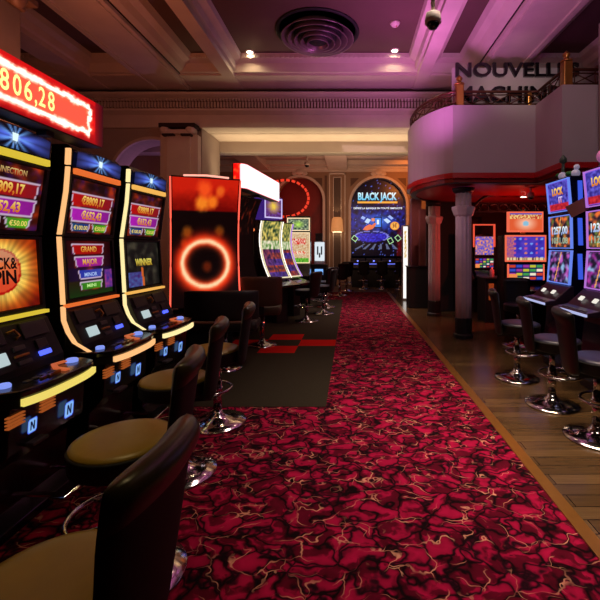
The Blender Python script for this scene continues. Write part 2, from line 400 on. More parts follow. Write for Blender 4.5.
# near left column with capital
b = MB(); b.box(-4.1, -3.30, 3.3, 4.0, 0, 3.86)
b.mi = 1
for zz, e in ((3.86, 0.03), (3.94, 0.1), (4.05, 0.05), (4.3, 0.16)): b.box(-4.1-e, -3.30+e, 3.3-e, 4.0+e, zz, zz+0.07)
for xx in (-4.02, -3.7, -3.38):
    b.ball((xx, 3.23, 3.96), 0.10, 1, 0.7, 1.3); b.ball((-3.25, 3.35+(xx+4.02)*0.85, 3.96), 0.10, 0.8, 1, 1.3); b.ball((-3.2, 3.35+(xx+4.02)*0.85, 4.16), 0.12, 0.8, 1, 1.0)
b.box(-4.12, -3.28, 3.28, 4.02, 4.0, ZB)
trim(b, [mat('grey_column_paint', rgb(100, 94, 88), 0.5), mat('bronze_capital', rgb(90, 70, 55), 0.5)], 0.01)
# outer walls
struct(MB().box(-6.1, -6, -3, 16.2, 0, 5).build('wall_west', PLASTER2))
struct(MB().box(7, 7.1, -3, 16.2, 0, 5).build('wall_east', BLACKW))
struct(MB().box(-6, 7, -3.1, -3, 0, 5).build('wall_south', BLACKW))

# back wall with two arches (Y=16)
def arch_pts(cx, hw, zt, zb=0.0, n=20):
    cz = zt-hw
    return [(cx-hw, zb)]+[(cx-hw*math.cos(PI*t/n), cz+hw*math.sin(PI*t/n)) for t in range(n+1)]+[(cx+hw, zb)]
YB = 16.0
A1 = (-2.05, 0.92, 4.28); A2 = (1.10, 1.10, 4.26)
b = MB()
a1, a2 = arch_pts(*A1), arch_pts(*A2)
pts = [(-6, 0)]+a1+a2+[(7, 0), (7, 4.82), (-6, 4.82)]
b.prism(pts, 'y', YB, YB+0.3)
struct(b.build('wall_back', mat('beige_wall', rgb(150, 118, 92), 0.6, nscale=2)))
b = MB()
for cxx, hw, zt in (A1, A2):
    ap = arch_pts(cxx, hw+0.05, zt+0.05)
    b.tube([(p[0], YB-0.03, p[1]) for p in ap], 0.04, sect=[(-0.05, -0.03), (0.05, -0.03), (0.05, 0.03), (-0.05, 0.03)], up=(0, 1, 0))
    b.ball((cxx, YB-0.05, zt+0.22), 0.2, 0.9, 0.3, 0.6); b.ball((cxx-0.2, YB-0.04, zt+0.16), 0.1, 1.2, 0.3, 0.8); b.ball((cxx+0.2, YB-0.04, zt+0.16), 0.1, 1.2, 0.3, 0.8)
b.box(-6, 7, YB-0.12, YB, 4.62, 4.82); b.box(-6, 7, YB-0.06, YB, 4.5, 4.62)
trim(b)
b = MB()
for x0 in (-3.9, -1.05, 2.35): b.box(x0, x0+0.1, YB-0.04, YB, 0.3, 4.35)
for (ax, zt, sgn) in ((-1.15, 4.25, -1), (-0.02, 4.25, 1), (2.2, 4.25, -1)):
    b.prism([(ax, zt), (ax+0.34*sgn, zt), (ax, zt-0.34)], 'y', YB-0.03, YB)
trim(b, mat('brown_spandrel', rgb(96, 66, 50), 0.6))
b = MB()  # framed panel pilaster between arches
for q in ((-0.88, -0.84, 0.3, 4.45), (-0.26, -0.22, 0.3, 4.45), (-0.88, -0.22, 4.40, 4.46), (-0.72, -0.69, 0.4, 4.3), (-0.41, -0.38, 0.4, 4.3), (-0.72, -0.38, 4.27, 4.3)):
    b.box(q[0], q[1], YB-0.06, YB, q[2], q[3])
b.mi = 1; b.box(-0.69, -0.41, YB-0.02, YB, 0.4, 4.27)
trim(b, [PLASTER, mat('dark_panel', rgb(84, 66, 54), 0.6)])
b = MB()  # back room ceiling beams
for x in (-4.0, -0.9, 2.4): b.box(x, x+0.75, 9.6, YB, 4.55, 4.82)
for y in (14.0, 15.3): b.box(-6, 7, y, y+0.25, 4.66, 4.82)
trim(b)
struct(MB().box(-3.2, -1.0, YB+0.5, YB+0.6, 0, 4.6).build('wall_niche', mat('dark_red_wall', rgb(120, 16, 14), 0.5)))
struct(MB().box(-6, 7, YB+0.7, YB+0.8, 0, 4.9).build('wall_backing', BLACKW))
# wall behind balcony on the right
struct(MB().box(2.0, 7, 10.6, 10.7, 0, 4.6).build('wall_alcove', mat('dark_alcove', rgb(60, 24, 22), 0.7)))
struct(MB().box(1.95, 2.5, 9.3, 9.5, 0, 2.62).build('wall_partition', BLACKW))
b = MB(); b.box(1.85, 2.15, 12.2, 12.6, 0, 3.0); b.box(2.0, 2.2, 11.6, 11.9, 0, 2.6)
trim(b, mat('rose_pilaster', rgb(170, 110, 110), 0.5))

# ---------------------------------------------------------------- balcony
def balc_path(r_off=0.0, n=14):
    base = [(2.6, 9.2), (1.7, 8.9), (1.30, 8.4), (1.13, 7.95), (1.08, 7.6), (1.085, 7.35), (1.11, 7.1), (1.15, 6.92), (1.21, 6.74), (1.29, 6.57), (1.38, 6.42), (1.47, 6.30), (1.58, 6.20), (2.86, 6.20), (2.86, 5.42), (6.9, 5.42)]
    out = []
    for i, q in enumerate(base):
        q = Vector(q)
        if i <= 11: d = (q-Vector((2.0, 7.6))).normalized()*r_off
        elif i == 12: d = Vector((-0.45, -1))*r_off
        elif i == 13: d = Vector((-1, -1))*r_off
        elif i == 14: d = Vector((-1, -1))*r_off
        else: d = Vector((0, -1))*r_off
        out.append(tuple(q+d))
    return out
def wall_strip(path, z0, z1, th, name, m, bev=0):
    b = MB(); A = []
    for i, p in enumerate(path):
        a = Vector(path[max(0, i-1)]); c = Vector(path[min(len(path)-1, i+1)]); q = Vector(p)
        d1 = (q-a).normalized() if i else (c-q).normalized(); d2 = (c-q).normalized() if i < len(path)-1 else d1
        n = Vector((-(d1+d2).y, (d1+d2).x)).normalized(); sc = th/max(0.5, n.dot(Vector((-d1.y, d1.x))))
        A.append([b.bm.verts.new((q.x, q.y, z0)), b.bm.verts.new((q.x, q.y, z1)), b.bm.verts.new((q.x+n.x*sc, q.y+n.y*sc, z1)), b.bm.verts.new((q.x+n.x*sc, q.y+n.y*sc, z0))])
    for i in range(len(A)-1):
        for j in range(4): b.face([A[i][j], A[i][(j+1) % 4], A[i+1][(j+1) % 4], A[i+1][j]])
    b.face(A[0]); b.face(A[-1][::-1])
    return b.build(name, m)
bal = thing('balcony', 'white curved balcony parapet with red lower band above the fluted columns', 'balcony', (0, 0, 0))
bal['kind'] = 'structure'; del bal['category']
wall_strip(balc_path(), 2.65, 3.70, 0.12, 'parapet', BALC).parent = bal
wall_strip(balc_path(0.02), 2.57, 2.65, 0.16, 'red_band', REDBAND).parent = bal
wall_strip(balc_path(-0.06), 2.50, 2.57, 0.1, 'lower_cornice', mat('dark_red_cornice', rgb(54, 8, 12), 0.4)).parent = bal
b = MB(); pp = balc_path(-0.05)+[(6.9, 10.6), (2.6, 10.6)]
b.prism(pp, 'z', 2.515, 2.565); b.build('soffit', REDSOFF, bal)
# railing
rail = thing('balcony_railing', 'bronze railing with cross lattice and turned brass posts on the balcony', 'railing', (1.4, 6.2, 3.70))
def lp(x, y, z): return (x-1.4, y-6.2, z-3.70)
path = balc_path(-0.06, 20)
seg = []
for i in range(len(path)-1):
    a, c = Vector(path[i]), Vector(path[i+1]); L_ = (c-a).length; m = max(1, round(L_/0.14))
    for j in range(m): seg.append(a+(c-a)*j/m)
seg.append(Vector(path[-1]))
b = MB(); b.tube([lp(p.x, p.y, 3.93) for p in seg], 0.022, 8); b.build('handrail', IRON, rail)
b = MB(); b.tube([lp(p.x, p.y, 3.735) for p in seg], 0.012, 6); b.tube([lp(p.x, p.y, 3.88) for p in seg], 0.010, 6); b.build('lower_rail', IRON, rail)
b = MB()
for i in range(0, len(seg)-2, 2):
    p, q = seg[i], seg[i+2]
    b.tube([lp(p.x, p.y, 3.74), lp(q.x, q.y, 3.88)], 0.009, 5); b.tube([lp(p.x, p.y, 3.88), lp(q.x, q.y, 3.74)], 0.009, 5)
    b.tube([lp(p.x, p.y, 3.71), lp(p.x, p.y, 3.92)], 0.008, 5)
b.build('lattice', IRON, rail)
for (x, y) in ((1.70, 6.28), (2.80, 6.28), (2.96, 5.5)):
    b = MB(); s_ = 0.06 if x != 2.80 else 0.03
    b.box(*(lp(x-s_, 0, 0)[0], lp(x+s_, 0, 0)[0], lp(0, y-s_, 0)[1], lp(0, y+s_, 0)[1], 0.0, 0.34 if s_ > .05 else 0.24))
    b.build('post', BRASS, rail, bevel=0.012)
    if s_ > .05:
        b = MB(); b.lathe([(0.075, 0.34), (0.08, 0.36), (0.04, 0.38), (0.03, 0.40), (0.05, 0.43), (0.05, 0.45), (0.02, 0.48), (0.005, 0.50)], lp(x, y, 3.70)[:2]+(0,), 16)
        b.build('finial', BRASS, rail)
# lettering panel
pan = thing('sign_panel', 'cream panel with black raised letters NOUVELLES MACHINES behind the balcony railing', 'sign', (2.70, 6.5, 2.57))
b = MB(); b.box(-1.05, 1.6, 0, 0.06, 0.0, 1.84); b.build('panel', WHITEW, pan)
def solid_text(txt, cx, y, z, h, wd, depth, name, m, parent):
    vs, fs, tw, c = text_geo(txt, 0.03); sx = wd/tw if wd else h
    b = MB()
    F = [b.bm.verts.new((cx+(x-c)*sx, y-depth, z+yy*h)) for x, yy in vs]
    for f in fs: b.face([F[i] for i in f])
    r = bmesh.ops.extrude_face_region(b.bm, geom=list(b.bm.faces))
    for v in [g for g in r['geom'] if isinstance(g, bmesh.types.BMVert)]: v.co.y += depth
    return b.build(name, m, parent)
solid_text('NOUVELLES', -0.01, -0.001, 1.69, 0.22, 2.0, 0.05, 'letters', BLACK, pan)
solid_text('MACHINES', -0.08, -0.001, 1.28, 0.25, 1.84, 0.05, 'letters', BLACK, pan)
# columns
def column(label, x, y, r):
    t = thing('column', label, 'column', (x, y, 0))
    b = MB(); b.lathe([(r*1.3, 0), (r*1.3, 0.06), (r*1.12, 0.08), (r*1.12, 0.33), (r, 0.34)], (0, 0, 0), 12, smooth=False); b.build('base', BLACKM, t)
    b = MB()
    def P(u, v):
        a = 2*PI*u; rr = r*(1+0.05*math.cos(12*a)); return Vector((rr*math.cos(a), rr*math.sin(a), 0.30+v*2.14))
    b.grid(P, 96, 4, closed_u=True, cap=True); b.build('shaft', mat('column_paint', rgb(205, 185, 190), 0.4), t)
    b = MB(); b.lathe([(r, 1.99), (r*1.3, 2.03), (r*1.55, 2.12), (r*1.55, 2.16), (r, 2.18)], (0, 0, 0), 8, smooth=False); b.build('collar', mat('collar_paint', rgb(215, 195, 200), 0.4), t)
    b = MB(); b.lathe([(r, 2.38), (r*1.4, 2.42), (r*1.5, 2.47)], (0, 0, 0), 12); b.build('capital', BLACKM, t)
    return t
column('nearer grey fluted column with black foot under the balcony', 1.86, 6.62, 0.125)
column('farther grey fluted column behind the nearer one under the balcony', 1.82, 8.75, 0.125)

# ---------------------------------------------------------------- ceiling fittings
def downlight(label, x, y, e, z=ZC, watt_col=(1.0, 0.78, 0.45)):
    t = thing('downlight', label, 'ceiling light', (x, y, z))
    b = MB(); b.lathe([(0.045, -0.012), (0.075, -0.012), (0.08, 0.0), (0.045, 0.0)], (0, 0, 0), 20); b.build('trim_ring', PLASTER, t)
    b = MB(); b.lathe([(0.0, -0.016), (0.05, -0.016), (0.05, -0.004), (0.0, -0.004)], (0, 0, 0), 16); b.build('lamp', LAMPM, t)
    if e: spot('downlight_beam', (x, y, z-0.03), (x, y+0.12, z-1), e, watt_col, 150, 0.9, 0.04)
    return t
downlight('recessed downlight left of the round air vent', -1.77, 7.0, 16)
downlight('recessed downlight right of the round air vent', 0.76, 6.95, 16)
downlight('recessed downlight in the coffer above the red jackpot sign', -5.35, 7.1, 14)
downlight('small downlight set in the red soffit beside the dome camera', 3.45, 8.0, 3, 2.51)
t = thing('smoke_detector', 'small white round smoke detector on the ceiling right of the vent', 'smoke detector', (0.67, 6.1, ZC))
b = MB(); b.lathe([(0.0, -0.05), (0.05, -0.05), (0.07, -0.02), (0.08, 0.0)], (0, 0, 0), 20); b.build('housing', PLASTER, t)
b = MB(); b.ball((0.02, 0, -0.05), 0.012); b.build('indicator', REDBAND, t)
t = thing('air_vent', 'large round stepped air diffuser in the centre of the ceiling', 'air vent', (-0.53, 6.35, ZC))
VENT = mat('vent_metal', rgb(120, 96, 104), 0.35, 0.4); VD = mat('vent_dark', rgb(14, 10, 12), 0.7)
b = MB(); b.lathe([(0.66, 0.0), (0.66, -0.02), (0.62, -0.03), (0.6, 0.0)], (0, 0.0, 0), 48); b.build('shadow_plate', VD, t)  # near-black disc puts the shadow above the diffuser into colour
for j, (ro, zz) in enumerate(((0.57, -0.13), (0.47, -0.155), (0.37, -0.18), (0.27, -0.20), (0.17, -0.22))):
    b = MB(); b.lathe([(ro*0.72, zz+0.13), (ro-0.012, zz+0.01), (ro, zz), (ro+0.006, zz+0.012), (ro*0.74, zz+0.15)], (0, 0, 0), 48)
    bm = b.bm
    bmesh.ops.delete(bm, geom=[f for f in bm.faces if len(f.verts) > 4], context='FACES_ONLY')
    b.build('diffuser_ring', VENT, t)
b = MB(); b.lathe([(0.40, -0.0), (0.42, -0.05), (0.10, -0.18), (0.0, -0.20)], (0, 0, 0), 32); b.build('throat', VD, t)
def dome(label, loc, r, pole):
    t = thing('dome_camera', label, 'security camera', loc)
    b = MB(); b.tube([(0, 0, r*0.9), (0, 0, pole)], r*0.28, 10); b.build('drop_pole', PLASTER, t)
    b = MB(); b.lathe([(r*0.35, r*1.5), (r*0.9, r*1.2), (r*1.05, r*0.4), (r*1.05, 0.0), (r*0.8, -0.05*r)], (0, 0, 0), 24); b.build('housing', PLASTER, t)
    b = MB(); b.lathe([(r*0.82, 0.0), (r*0.78, -r*0.35), (r*0.5, -r*0.72), (0.0, -r*0.85)], (0, 0, 0), 20); b.build('dome', BLACKG, t)
dome('white dome security camera on a drop pole at the top centre', (0.615, 3.0, 3.18), 0.058, 1.74)
dome('dome security camera under the red soffit', (3.10, 6.9, 2.36), 0.06, 0.15)
dome('distant dome camera hanging in front of the arch with red lamps', (-1.54, 14.0, 4.36), 0.09, 0.46)
t = thing('stage_spotlight', 'black spotlight clamped high on the wall beside the balcony', 'spotlight', (1.95, 12.0, 4.05))
b = MB(); b.lathe([(0.09, -0.14), (0.12, -0.1), (0.12, 0.12), (0.07, 0.18)], (0, 0, 0), 14, 'y'); b.build('lamp_housing', BLACKM, t)
b = MB(); b.tube([(0, 0, 0.1), (0, 0, 0.77)], 0.025, 6); b.box(-0.22, 0.22, -0.03, 0.03, 0.2, 0.24); b.build('bracket', BLACKM, t)

# ================================================================ MACHINES
def profile_strip(pts, x0, x1, dy, name, m, parent):
    b = MB(); A = []
    for i, p in enumerate(pts):
        A.append([b.bm.verts.new((x0, p[0], p[1])), b.bm.verts.new((x1, p[0], p[1])), b.bm.verts.new((x1, p[0]+dy, p[1])), b.bm.verts.new((x0, p[0]+dy, p[1]))])
    for i in range(len(A)-1):
        for j in range(4): b.face([A[i][j], A[i][(j+1) % 4], A[i+1][(j+1) % 4], A[i+1][j]])
    b.face(A[0]); b.face(A[-1][::-1]); return b.build(name, m, parent)

def art_topper(u, v):
    dx, dy = (u-0.5)*4.4, (v-0.5)*1.0; a = math.atan2(dy, dx); r = math.hypot(dx, dy)
    c = (0.01, 0.02, 0.07)
    beam = clamp(1.2-abs(abs(dy)-abs(dx)*0.10-0.02)/(0.08+0.16*abs(dx)))*clamp(1.25-abs(dx)*0.42)
    ray = (0.5+0.5*math.cos(a*11+0.6))**1.5*clamp(1.35-r*1.1)
    c = mixc(c, (0.34, 0.44, 0.95), clamp(beam*0.95)); c = mixc(c, (0.45, 0.68, 1.0), clamp(ray))
    return mixc(c, (0.85, 0.95, 1.0), clamp(1.0-r*3.0))
def zig(u, v, s):
    return clamp(0.5+0.8*nz2(u*5, v*5, s)+0.25*nz2(u*11, v*11, s+3))
def banners(seed, bars, base=(0.10, 0.02, 0.02)):
    def f(u, v):
        n = zig(u, v, seed); c = mixc(base, (0.70, 0.20, 0.06), n*n*1.1); c = mixc(c, (0.25, 0.08, 0.4), clamp(zig(u*1.4, v*1.4, seed+5)*1.5-0.8))
        for (u0, v0, u1, v1, c1, c2) in bars:
            tl = 0.03*(1-(v-v0)/(v1-v0))
            if u0+tl-0.02 < u < u1-tl+0.02 and v0-0.015 < v < v1+0.015:
                if u0+tl < u < u1-tl and v0 < v < v1:
                    c = mixc(c1, c2, clamp((u-u0)/(u1-u0))+0.25*nz2(u*14, v*20, seed))
                else: c = (0.85, 0.75, 0.85)
        return c
    return f
RED1, RED2 = (0.75, 0.05, 0.04), (0.55, 0.08, 0.12); PUR1, PUR2 = (0.72, 0.12, 0.72), (0.55, 0.10, 0.55)
GR1, GR2 = (0.25, 0.55, 0.12), (0.35, 0.70, 0.10); BL1, BL2 = (0.10, 0.30, 0.45), (0.12, 0.2, 0.5)
GOLD, GOLD2 = (1.0, 0.88, 0.45), (0.85, 0.45, 0.10); WHT = (1, 0.97, 0.9)
def art_burst(u, v):
    dx, dy = (u-0.48)*1.0, (v-0.55)*0.95; r = math.hypot(dx, dy); a = math.atan2(dy, dx)
    ray = 0.5+0.5*math.sin(a*23)*math.sin(a*13+1); n = nz2(u*6, v*6, 3)
    c = mixc((1.0, 0.92, 0.45), (0.95, 0.45, 0.05), (r-0.25)*3)
    c = mixc(c, (0.50, 0.08, 0.03), (r-0.36)*3.2+0.25*n)
    c = tuple(x*(0.75+0.4*ray) for x in c)
    e = math.hypot(dx/0.285, dy/0.31)
    if e < 1:
        c = mixc((0.95, 0.25, 0.10), (0.75, 0.06, 0.03), e*1.2) if e > 0.9 else mixc((0.96, 0.62, 0.35), (0.9, 0.30, 0.16), 0.6-dy*2+0.3*n)
        if dy > 0.12: c = mixc(c, (0.75, 0.55, 0.5), 0.5)
    return c
def art_dark(u, v):
    n = zig(u*1.3, v, 9); c = mixc((0.05, 0.05, 0.045), (0.26, 0.24, 0.19), n*n)
    if v < 0.32 and 0.06 < u < 0.45: c = mixc((0.25, 0.12, 0.4), (0.3, 0.45, 0.7), zig(u*2, v*3, 4))
    if abs(u-0.47+0.1*(v-0.2)) < 0.03 and v < 0.42: c = (0.85, 0.4, 0.15)
    return c

# profile in local y (front is -y) and z, measured for the left row
PROF = [(-0.35, 2.17), (-0.33, 1.88), (-0.28, 1.57), (-0.31, 1.10)]
LOWP = [(-0.31, 1.095), (-0.315, 1.0), (-0.345, 0.92), (-0.39, 0.85), (-0.49, 0.79)]
W_A = 0.62
def outline_deck(hw, yb, yf, bulge, z, n=14):
    pts = [(-hw, yb)]
    for i in range(n+1):
        t = -1+2*i/n; pts.append((hw*t*1.0, yf-bulge*(1-abs(t)**3)+ (0.06 if abs(t) == 1 else 0)))
    pts.append((hw, yb)); return pts
def n_logo(parent, x, y, z, s, tilt, name='logo_light'):
    # rounded square light with a dark N
    def P(u, v):
        return Vector((x+(u-0.5)*s, y-(v-0.5)*s*1.25*math.sin(tilt), z+(v-0.5)*s*1.25*math.cos(tilt)))
    def art(u, v):
        d = max(abs(u-0.5), abs(v-0.5)); q = math.hypot(max(0, abs(u-.5)-.3), max(0, abs(v-.5)-.3))
        return (0.05, 0.12, 0.9) if q > 0.15 else (0.55, 0.75, 1.0)
    sh = [([(0.26, 0.2), (0.40, 0.2), (0.40, 0.8), (0.26, 0.8)], (0.01, 0.02, 0.2)), ([(0.60, 0.2), (0.74, 0.2), (0.74, 0.8), (0.60, 0.8)], (0.01, 0.02, 0.2)), ([(0.26, 0.8), (0.60, 0.2), (0.74, 0.2), (0.40, 0.8)], (0.01, 0.02, 0.2))]
    return canvas(name, P, s, s*1.25, art, (), parent, 12, 12, mask=lambda u, v: math.hypot(max(0, abs(u-.5)-.3), max(0, abs(v-.5)-.3)) < 0.21, shapes=sh, gain=0.9)
def machine_a(label, loc, rz, acc_side, acc_top, acc_low, acc_deck, upper, lower):
    t = thing('slot_machine', label, 'slot machine', loc, rz, 'slot machines of the left row')
    hw = W_A/2
    b = MB()
    b.prism([(0.2, 0.02), (0.2, 2.14), (-0.2, 2.19), (-0.325, 2.17), (-0.305, 1.88), (-0.255, 1.57), (-0.285, 1.10), (-0.30, 1.0), (-0.30, 0.9), (-0.30, 0.02)], 'x', -hw+0.02, hw)
    b.build('cabinet', BLACK, t, bevel=0.006)
    b = MB(); b.prism([(-0.57, 0.70), (-0.30, 0.70), (-0.30, 0.0), (-0.50, 0.0), (-0.50, 0.05), (-0.44, 0.12), (-0.46, 0.36), (-0.555, 0.46)], 'x', -hw+0.03, hw-0.03)
    bp_ = b.build('belly_panel', BLACK, t, bevel=0.006)
    # side light strip: upper, middle and lower curved segment
    profile_strip([PROF[0], (-0.345, 2.06)], -hw-0.008, -hw+0.010, 0.030, 'side_light', acc_side, t)
    profile_strip([(-0.343, 2.045), PROF[1], (-0.285, 1.585)], -hw-0.008, -hw+0.010, 0.024, 'side_light', acc_side, t)
    profile_strip([(-0.283, 1.57), (-0.31, 1.11)], -hw-0.008, -hw+0.010, 0.024, 'side_light', acc_side, t)
    profile_strip(LOWP, -hw-0.008, -hw+0.010, 0.024, 'side_light', acc_side, t)
    # topper
    def yat(z):
        P4 = PROF
        for (ya, za), (yb, zb) in zip(P4, P4[1:]):
            if zb <= z <= za: return yb+(ya-yb)*(z-zb)/(za-zb)
        return P4[-1][0]
    def scr(z0, z1, xl, xr, off=0.008):
        return plane_P((xl, yat(z0)+0.022-off, z0), (xr, yat(z0)+0.022-off, z0), (xl, yat(z1)+0.022-off, z1))
    b = MB(); b.prism([(-0.33, 2.015), (-0.345, 2.165), (-0.30, 2.21), (-0.1, 2.21), (-0.1, 2.0), (-0.3, 2.0)], 'x', -hw+0.03, hw-0.005); tb_ = b.build('topper_box', BLACK, t, bevel=0.01)
    def PT(u, v):
        x = -hw+0.055+u*(W_A-0.10); z = 2.055+v*0.125-0.02*(2*u-1)**2*v
        return Vector((x, -0.352-0.010*v+0.0, z))
    canvas('topper_screen', PT, 0.54, 0.12, art_topper, (), tb_, 60, 16, gain=1.0, shapes=[([(0.47, 0.35), (0.53, 0.35), (0.54, 0.7), (0.46, 0.7)], (0.9, 1, 1))])
    b = MB(); b.box(-hw+0.05, hw-0.04, -0.358, -0.33, 2.005, 2.045); b.build('topper_light', acc_top, tb_, bevel=0.004)
    # screens with bezels
    for (z0, z1, nm, (art, tx), nu, nv) in ((1.60, 1.98, 'upper_screen', upper, 48, 40), (1.14, 1.545, 'lower_screen', lower, 48, 48)):
        canvas(nm, scr(z0, z1, -hw+0.05, hw-0.045), 0.55, z1-z0, art, tx, t, nu, nv, gain=0.85)
        b = MB(); ya, yb = yat(z0)+0.014, yat(z1)+0.014
        for xx in (-hw+0.025, hw-0.045): b.prism([(ya-0.02, z0-0.02), (yb-0.02, z1+0.01), (yb+0.01, z1+0.01), (ya+0.01, z0-0.02)], 'x', xx, xx+0.022)
        b.box(-hw+0.025, hw-0.02, ya-0.02, ya+0.01, z0-0.025, z0-0.003); b.box(-hw+0.025, hw-0.02, yb-0.02, yb+0.01, z1+0.003, z1+0.018)
        b.build('bezel', BLACKM, t)
    b = MB(); b.box(-hw+0.0, hw-0.02, -0.335, -0.30, 1.088, 1.108); b.build('lower_light', acc_low, t)
    # console slope
    b = MB(); b.prism([(-0.29, 1.07), (-0.315, 1.06), (-0.42, 0.83), (-0.42, 0.76), (-0.29, 0.76)], 'x', -hw+0.025, hw-0.01); cs_ = b.build('console', BLACKM, t, bevel=0.004)
    R = Matrix.Rotation(math.radians(-24), 3, 'X')
    def pad(xa, xb, f0, f1, nm, m, th=0.012):
        b = MB(); n = Vector((0, -0.91, 0.415)); A = Vector((0, -0.315, 1.06)); D = Vector((0, -0.105, -0.23))
        q = [A+D*f1, A+D*f0]
        vs = []
        for o_ in (0.0, th):
            for (xx, p) in ((xa, q[0]), (xb, q[0]), (xb, q[1]), (xa, q[1])): vs.append(b.bm.verts.new(Vector((xx, p.y, p.z))+n*o_))
        for f in ((0,1,2,3),(7,6,5,4),(0,4,5,1),(1,5,6,2),(2,6,7,3),(3,7,4,0)): b.face([vs[i] for i in f])
        b.build(nm, m, cs_, bevel=0.004)
    pad(-0.25, -0.06, 0.03, 0.42, 'speaker_cover', DARKP); pad(0.06, 0.25, 0.03, 0.42, 'speaker_cover', DARKP)
    b = MB(); b.tube([(-0.04, -0.345, 1.02), (0, -0.352, 1.03), (0.03, -0.36, 0.995), (0.0, -0.365, 0.98)], 0.008, 6); b.build('lock_bracket', BRASS, cs_)
    pad(-0.20, -0.09, 0.58, 0.86, 'card_display', glow('card_display_light', (0.62, 0.78, 0.80), 0.75))
    pad(-0.04, 0.04, 0.52, 0.64, 'coin_slot', GREYP); pad(-0.05, 0.05, 0.72, 0.78, 'ticket_slot', BRASS); pad(-0.04, 0.05, 0.86, 0.96, 'card_slot', GREYP)
    pad(0.12, 0.20, 0.50, 0.74, 'bill_acceptor', DARKP); pad(0.115, 0.205, 0.78, 0.90, 'bill_light', glow('blue_light', (0.08, 0.12, 1.0), 1.6))
    # deck
    dk = outline_deck(hw+0.02, -0.36, -0.60, 0.06, 0)
    b = MB(); b.prism(dk, 'z', 0.745, 0.79); dk_ = b.build('deck', BLACK, t, bevel=0.012)
    fr = [(p[0], p[1]-0.004) for p in dk[1:-1]]
    b = MB(); b.tube([(p[0]*0.97, p[1], 0.728) for p in fr[1:-1]], 0.01, sect=[(-0.012, -0.017), (0.012, -0.017), (0.012, 0.017), (-0.012, 0.017)]); b.build('deck_light', acc_deck, dk_)
    b = MB(); b.prism([(p[0]*0.95, p[1]*0.98) for p in dk], 'z', 0.70, 0.744); b.build('deck_underside', BLACKM, dk_)
    blueb = glow('button_blue', (0.25, 0.35, 1.0), 0.9)
    for bx, by, rr in ((0.23, -0.52, 0.034), (-0.23, -0.50, 0.028)):
        b = MB(); b.lathe([(rr, 0.79), (rr, 0.803), (rr*0.8, 0.81), (0, 0.812)], (bx, by, 0), 16); b.build('button', blueb, dk_)
    for q in range(4):
        b = MB(); b.box(-0.16+q*0.055, -0.12+q*0.055, -0.56, -0.53, 0.79, 0.797); b.build('small_button', GREYP, dk_, bevel=0.003)
    b = MB(); b.tube([(0.05, -0.62, 0.795), (0.07, -0.54, 0.797), (0.13, -0.48, 0.80), (0.20, -0.50, 0.80)], 0.01, sect=[(-0.014, -0.004), (0.014, -0.004), (0.014, 0.006), (-0.014, 0.006)]); b.build('amber_lit_arm', glow('deck_amber', (1.0, 0.20, 0.06), 0.5), dk_)  # orange light reflected by the deck stick, put in as emission
    b = MB(); b.box(-0.10, 0.04, -0.59, -0.575, 0.79, 0.80); b.box(-0.06, -0.045, -0.60, -0.56, 0.79, 0.80); b.build('edge_trim', BRASS, dk_)
    # belly: logo lights and grilles
    n_logo(bp_, 0.12, -0.580, 0.54, 0.075, math.radians(4))
    n_logo(bp_, -0.15, -0.578, 0.565, 0.062, math.radians(4), 'small_logo_light')
    og = glow('grille_amber', (1.0, 0.22, 0.04), 0.3)
    for gx in (-0.09, -0.30):
        b = MB()
        for q in range(4): b.box(gx, gx+0.10, -0.436+q*0.004, -0.425+q*0.004, 0.585+q*0.0, 0.59)if False else b.box(gx, gx+0.10, -0.582, -0.56, 0.655-q*0.017, 0.662-q*0.017)
        b.build('grille', og, bp_)
    b = MB(); b.box(-0.17, -0.06, -0.60, -0.50, 0.46, 0.48); b.build('payout_tray', GREYP, bp_, bevel=0.006)
    b = MB(); b.box(-0.2, 0.2, -0.78, -0.70, 0.20, 0.215); b.box(-0.15, -0.12, -0.72, -0.46, 0.185, 0.20); b.box(0.12, 0.15, -0.72, -0.46, 0.185, 0.20); b.build('footrest', CHROME, t, bevel=0.004)
    b = MB(); b.box(-hw, hw, 0.14, 0.2, 0.0, 0.02); b.box(-hw, hw, -0.3, -0.24, 0.0, 0.02); b.build('foot', BLACKM, t)
    return t
up_a = [(0.06, 0.52, 0.94, 0.74, RED1, RED2), (0.08, 0.24, 0.92, 0.46, PUR1, PUR2), (0.12, 0.04, 0.48, 0.18, BL1, BL2), (0.56, 0.04, 0.88, 0.18, GR1, GR2)]
def ttx(a, b_, c='€100.00', d='€50.00', ti=''):
    L_ = [(a, 0.5, 0.56, 0.15, 0.50, GOLD, 0.05, GOLD2), (b_, 0.5, 0.28, 0.15, 0.44, GOLD, 0.05, GOLD2), (c, 0.30, 0.07, 0.08, 0.28, GOLD, 0.02), (d, 0.72, 0.07, 0.08, 0.24, GOLD, 0.02)]
    if ti: L_.append((ti, 0.5, 0.84, 0.09, 0.5, (0.9, 0.8, 0.5), 0.03, (0.6, 0.35, 0.2)))
    return L_
lo_b = [(0.16, 0.77, 0.82, 0.93, (0.7, 0.06, 0.04), (0.6, 0.03, 0.03)), (0.20, 0.54, 0.80, 0.70, (0.6, 0.1, 0.6), (0.65, 0.12, 0.55)), (0.26, 0.32, 0.76, 0.46, (0.15, 0.2, 0.65), (0.25, 0.3, 0.7)), (0.28, 0.12, 0.74, 0.25, (0.2, 0.5, 0.1), (0.3, 0.6, 0.12))]
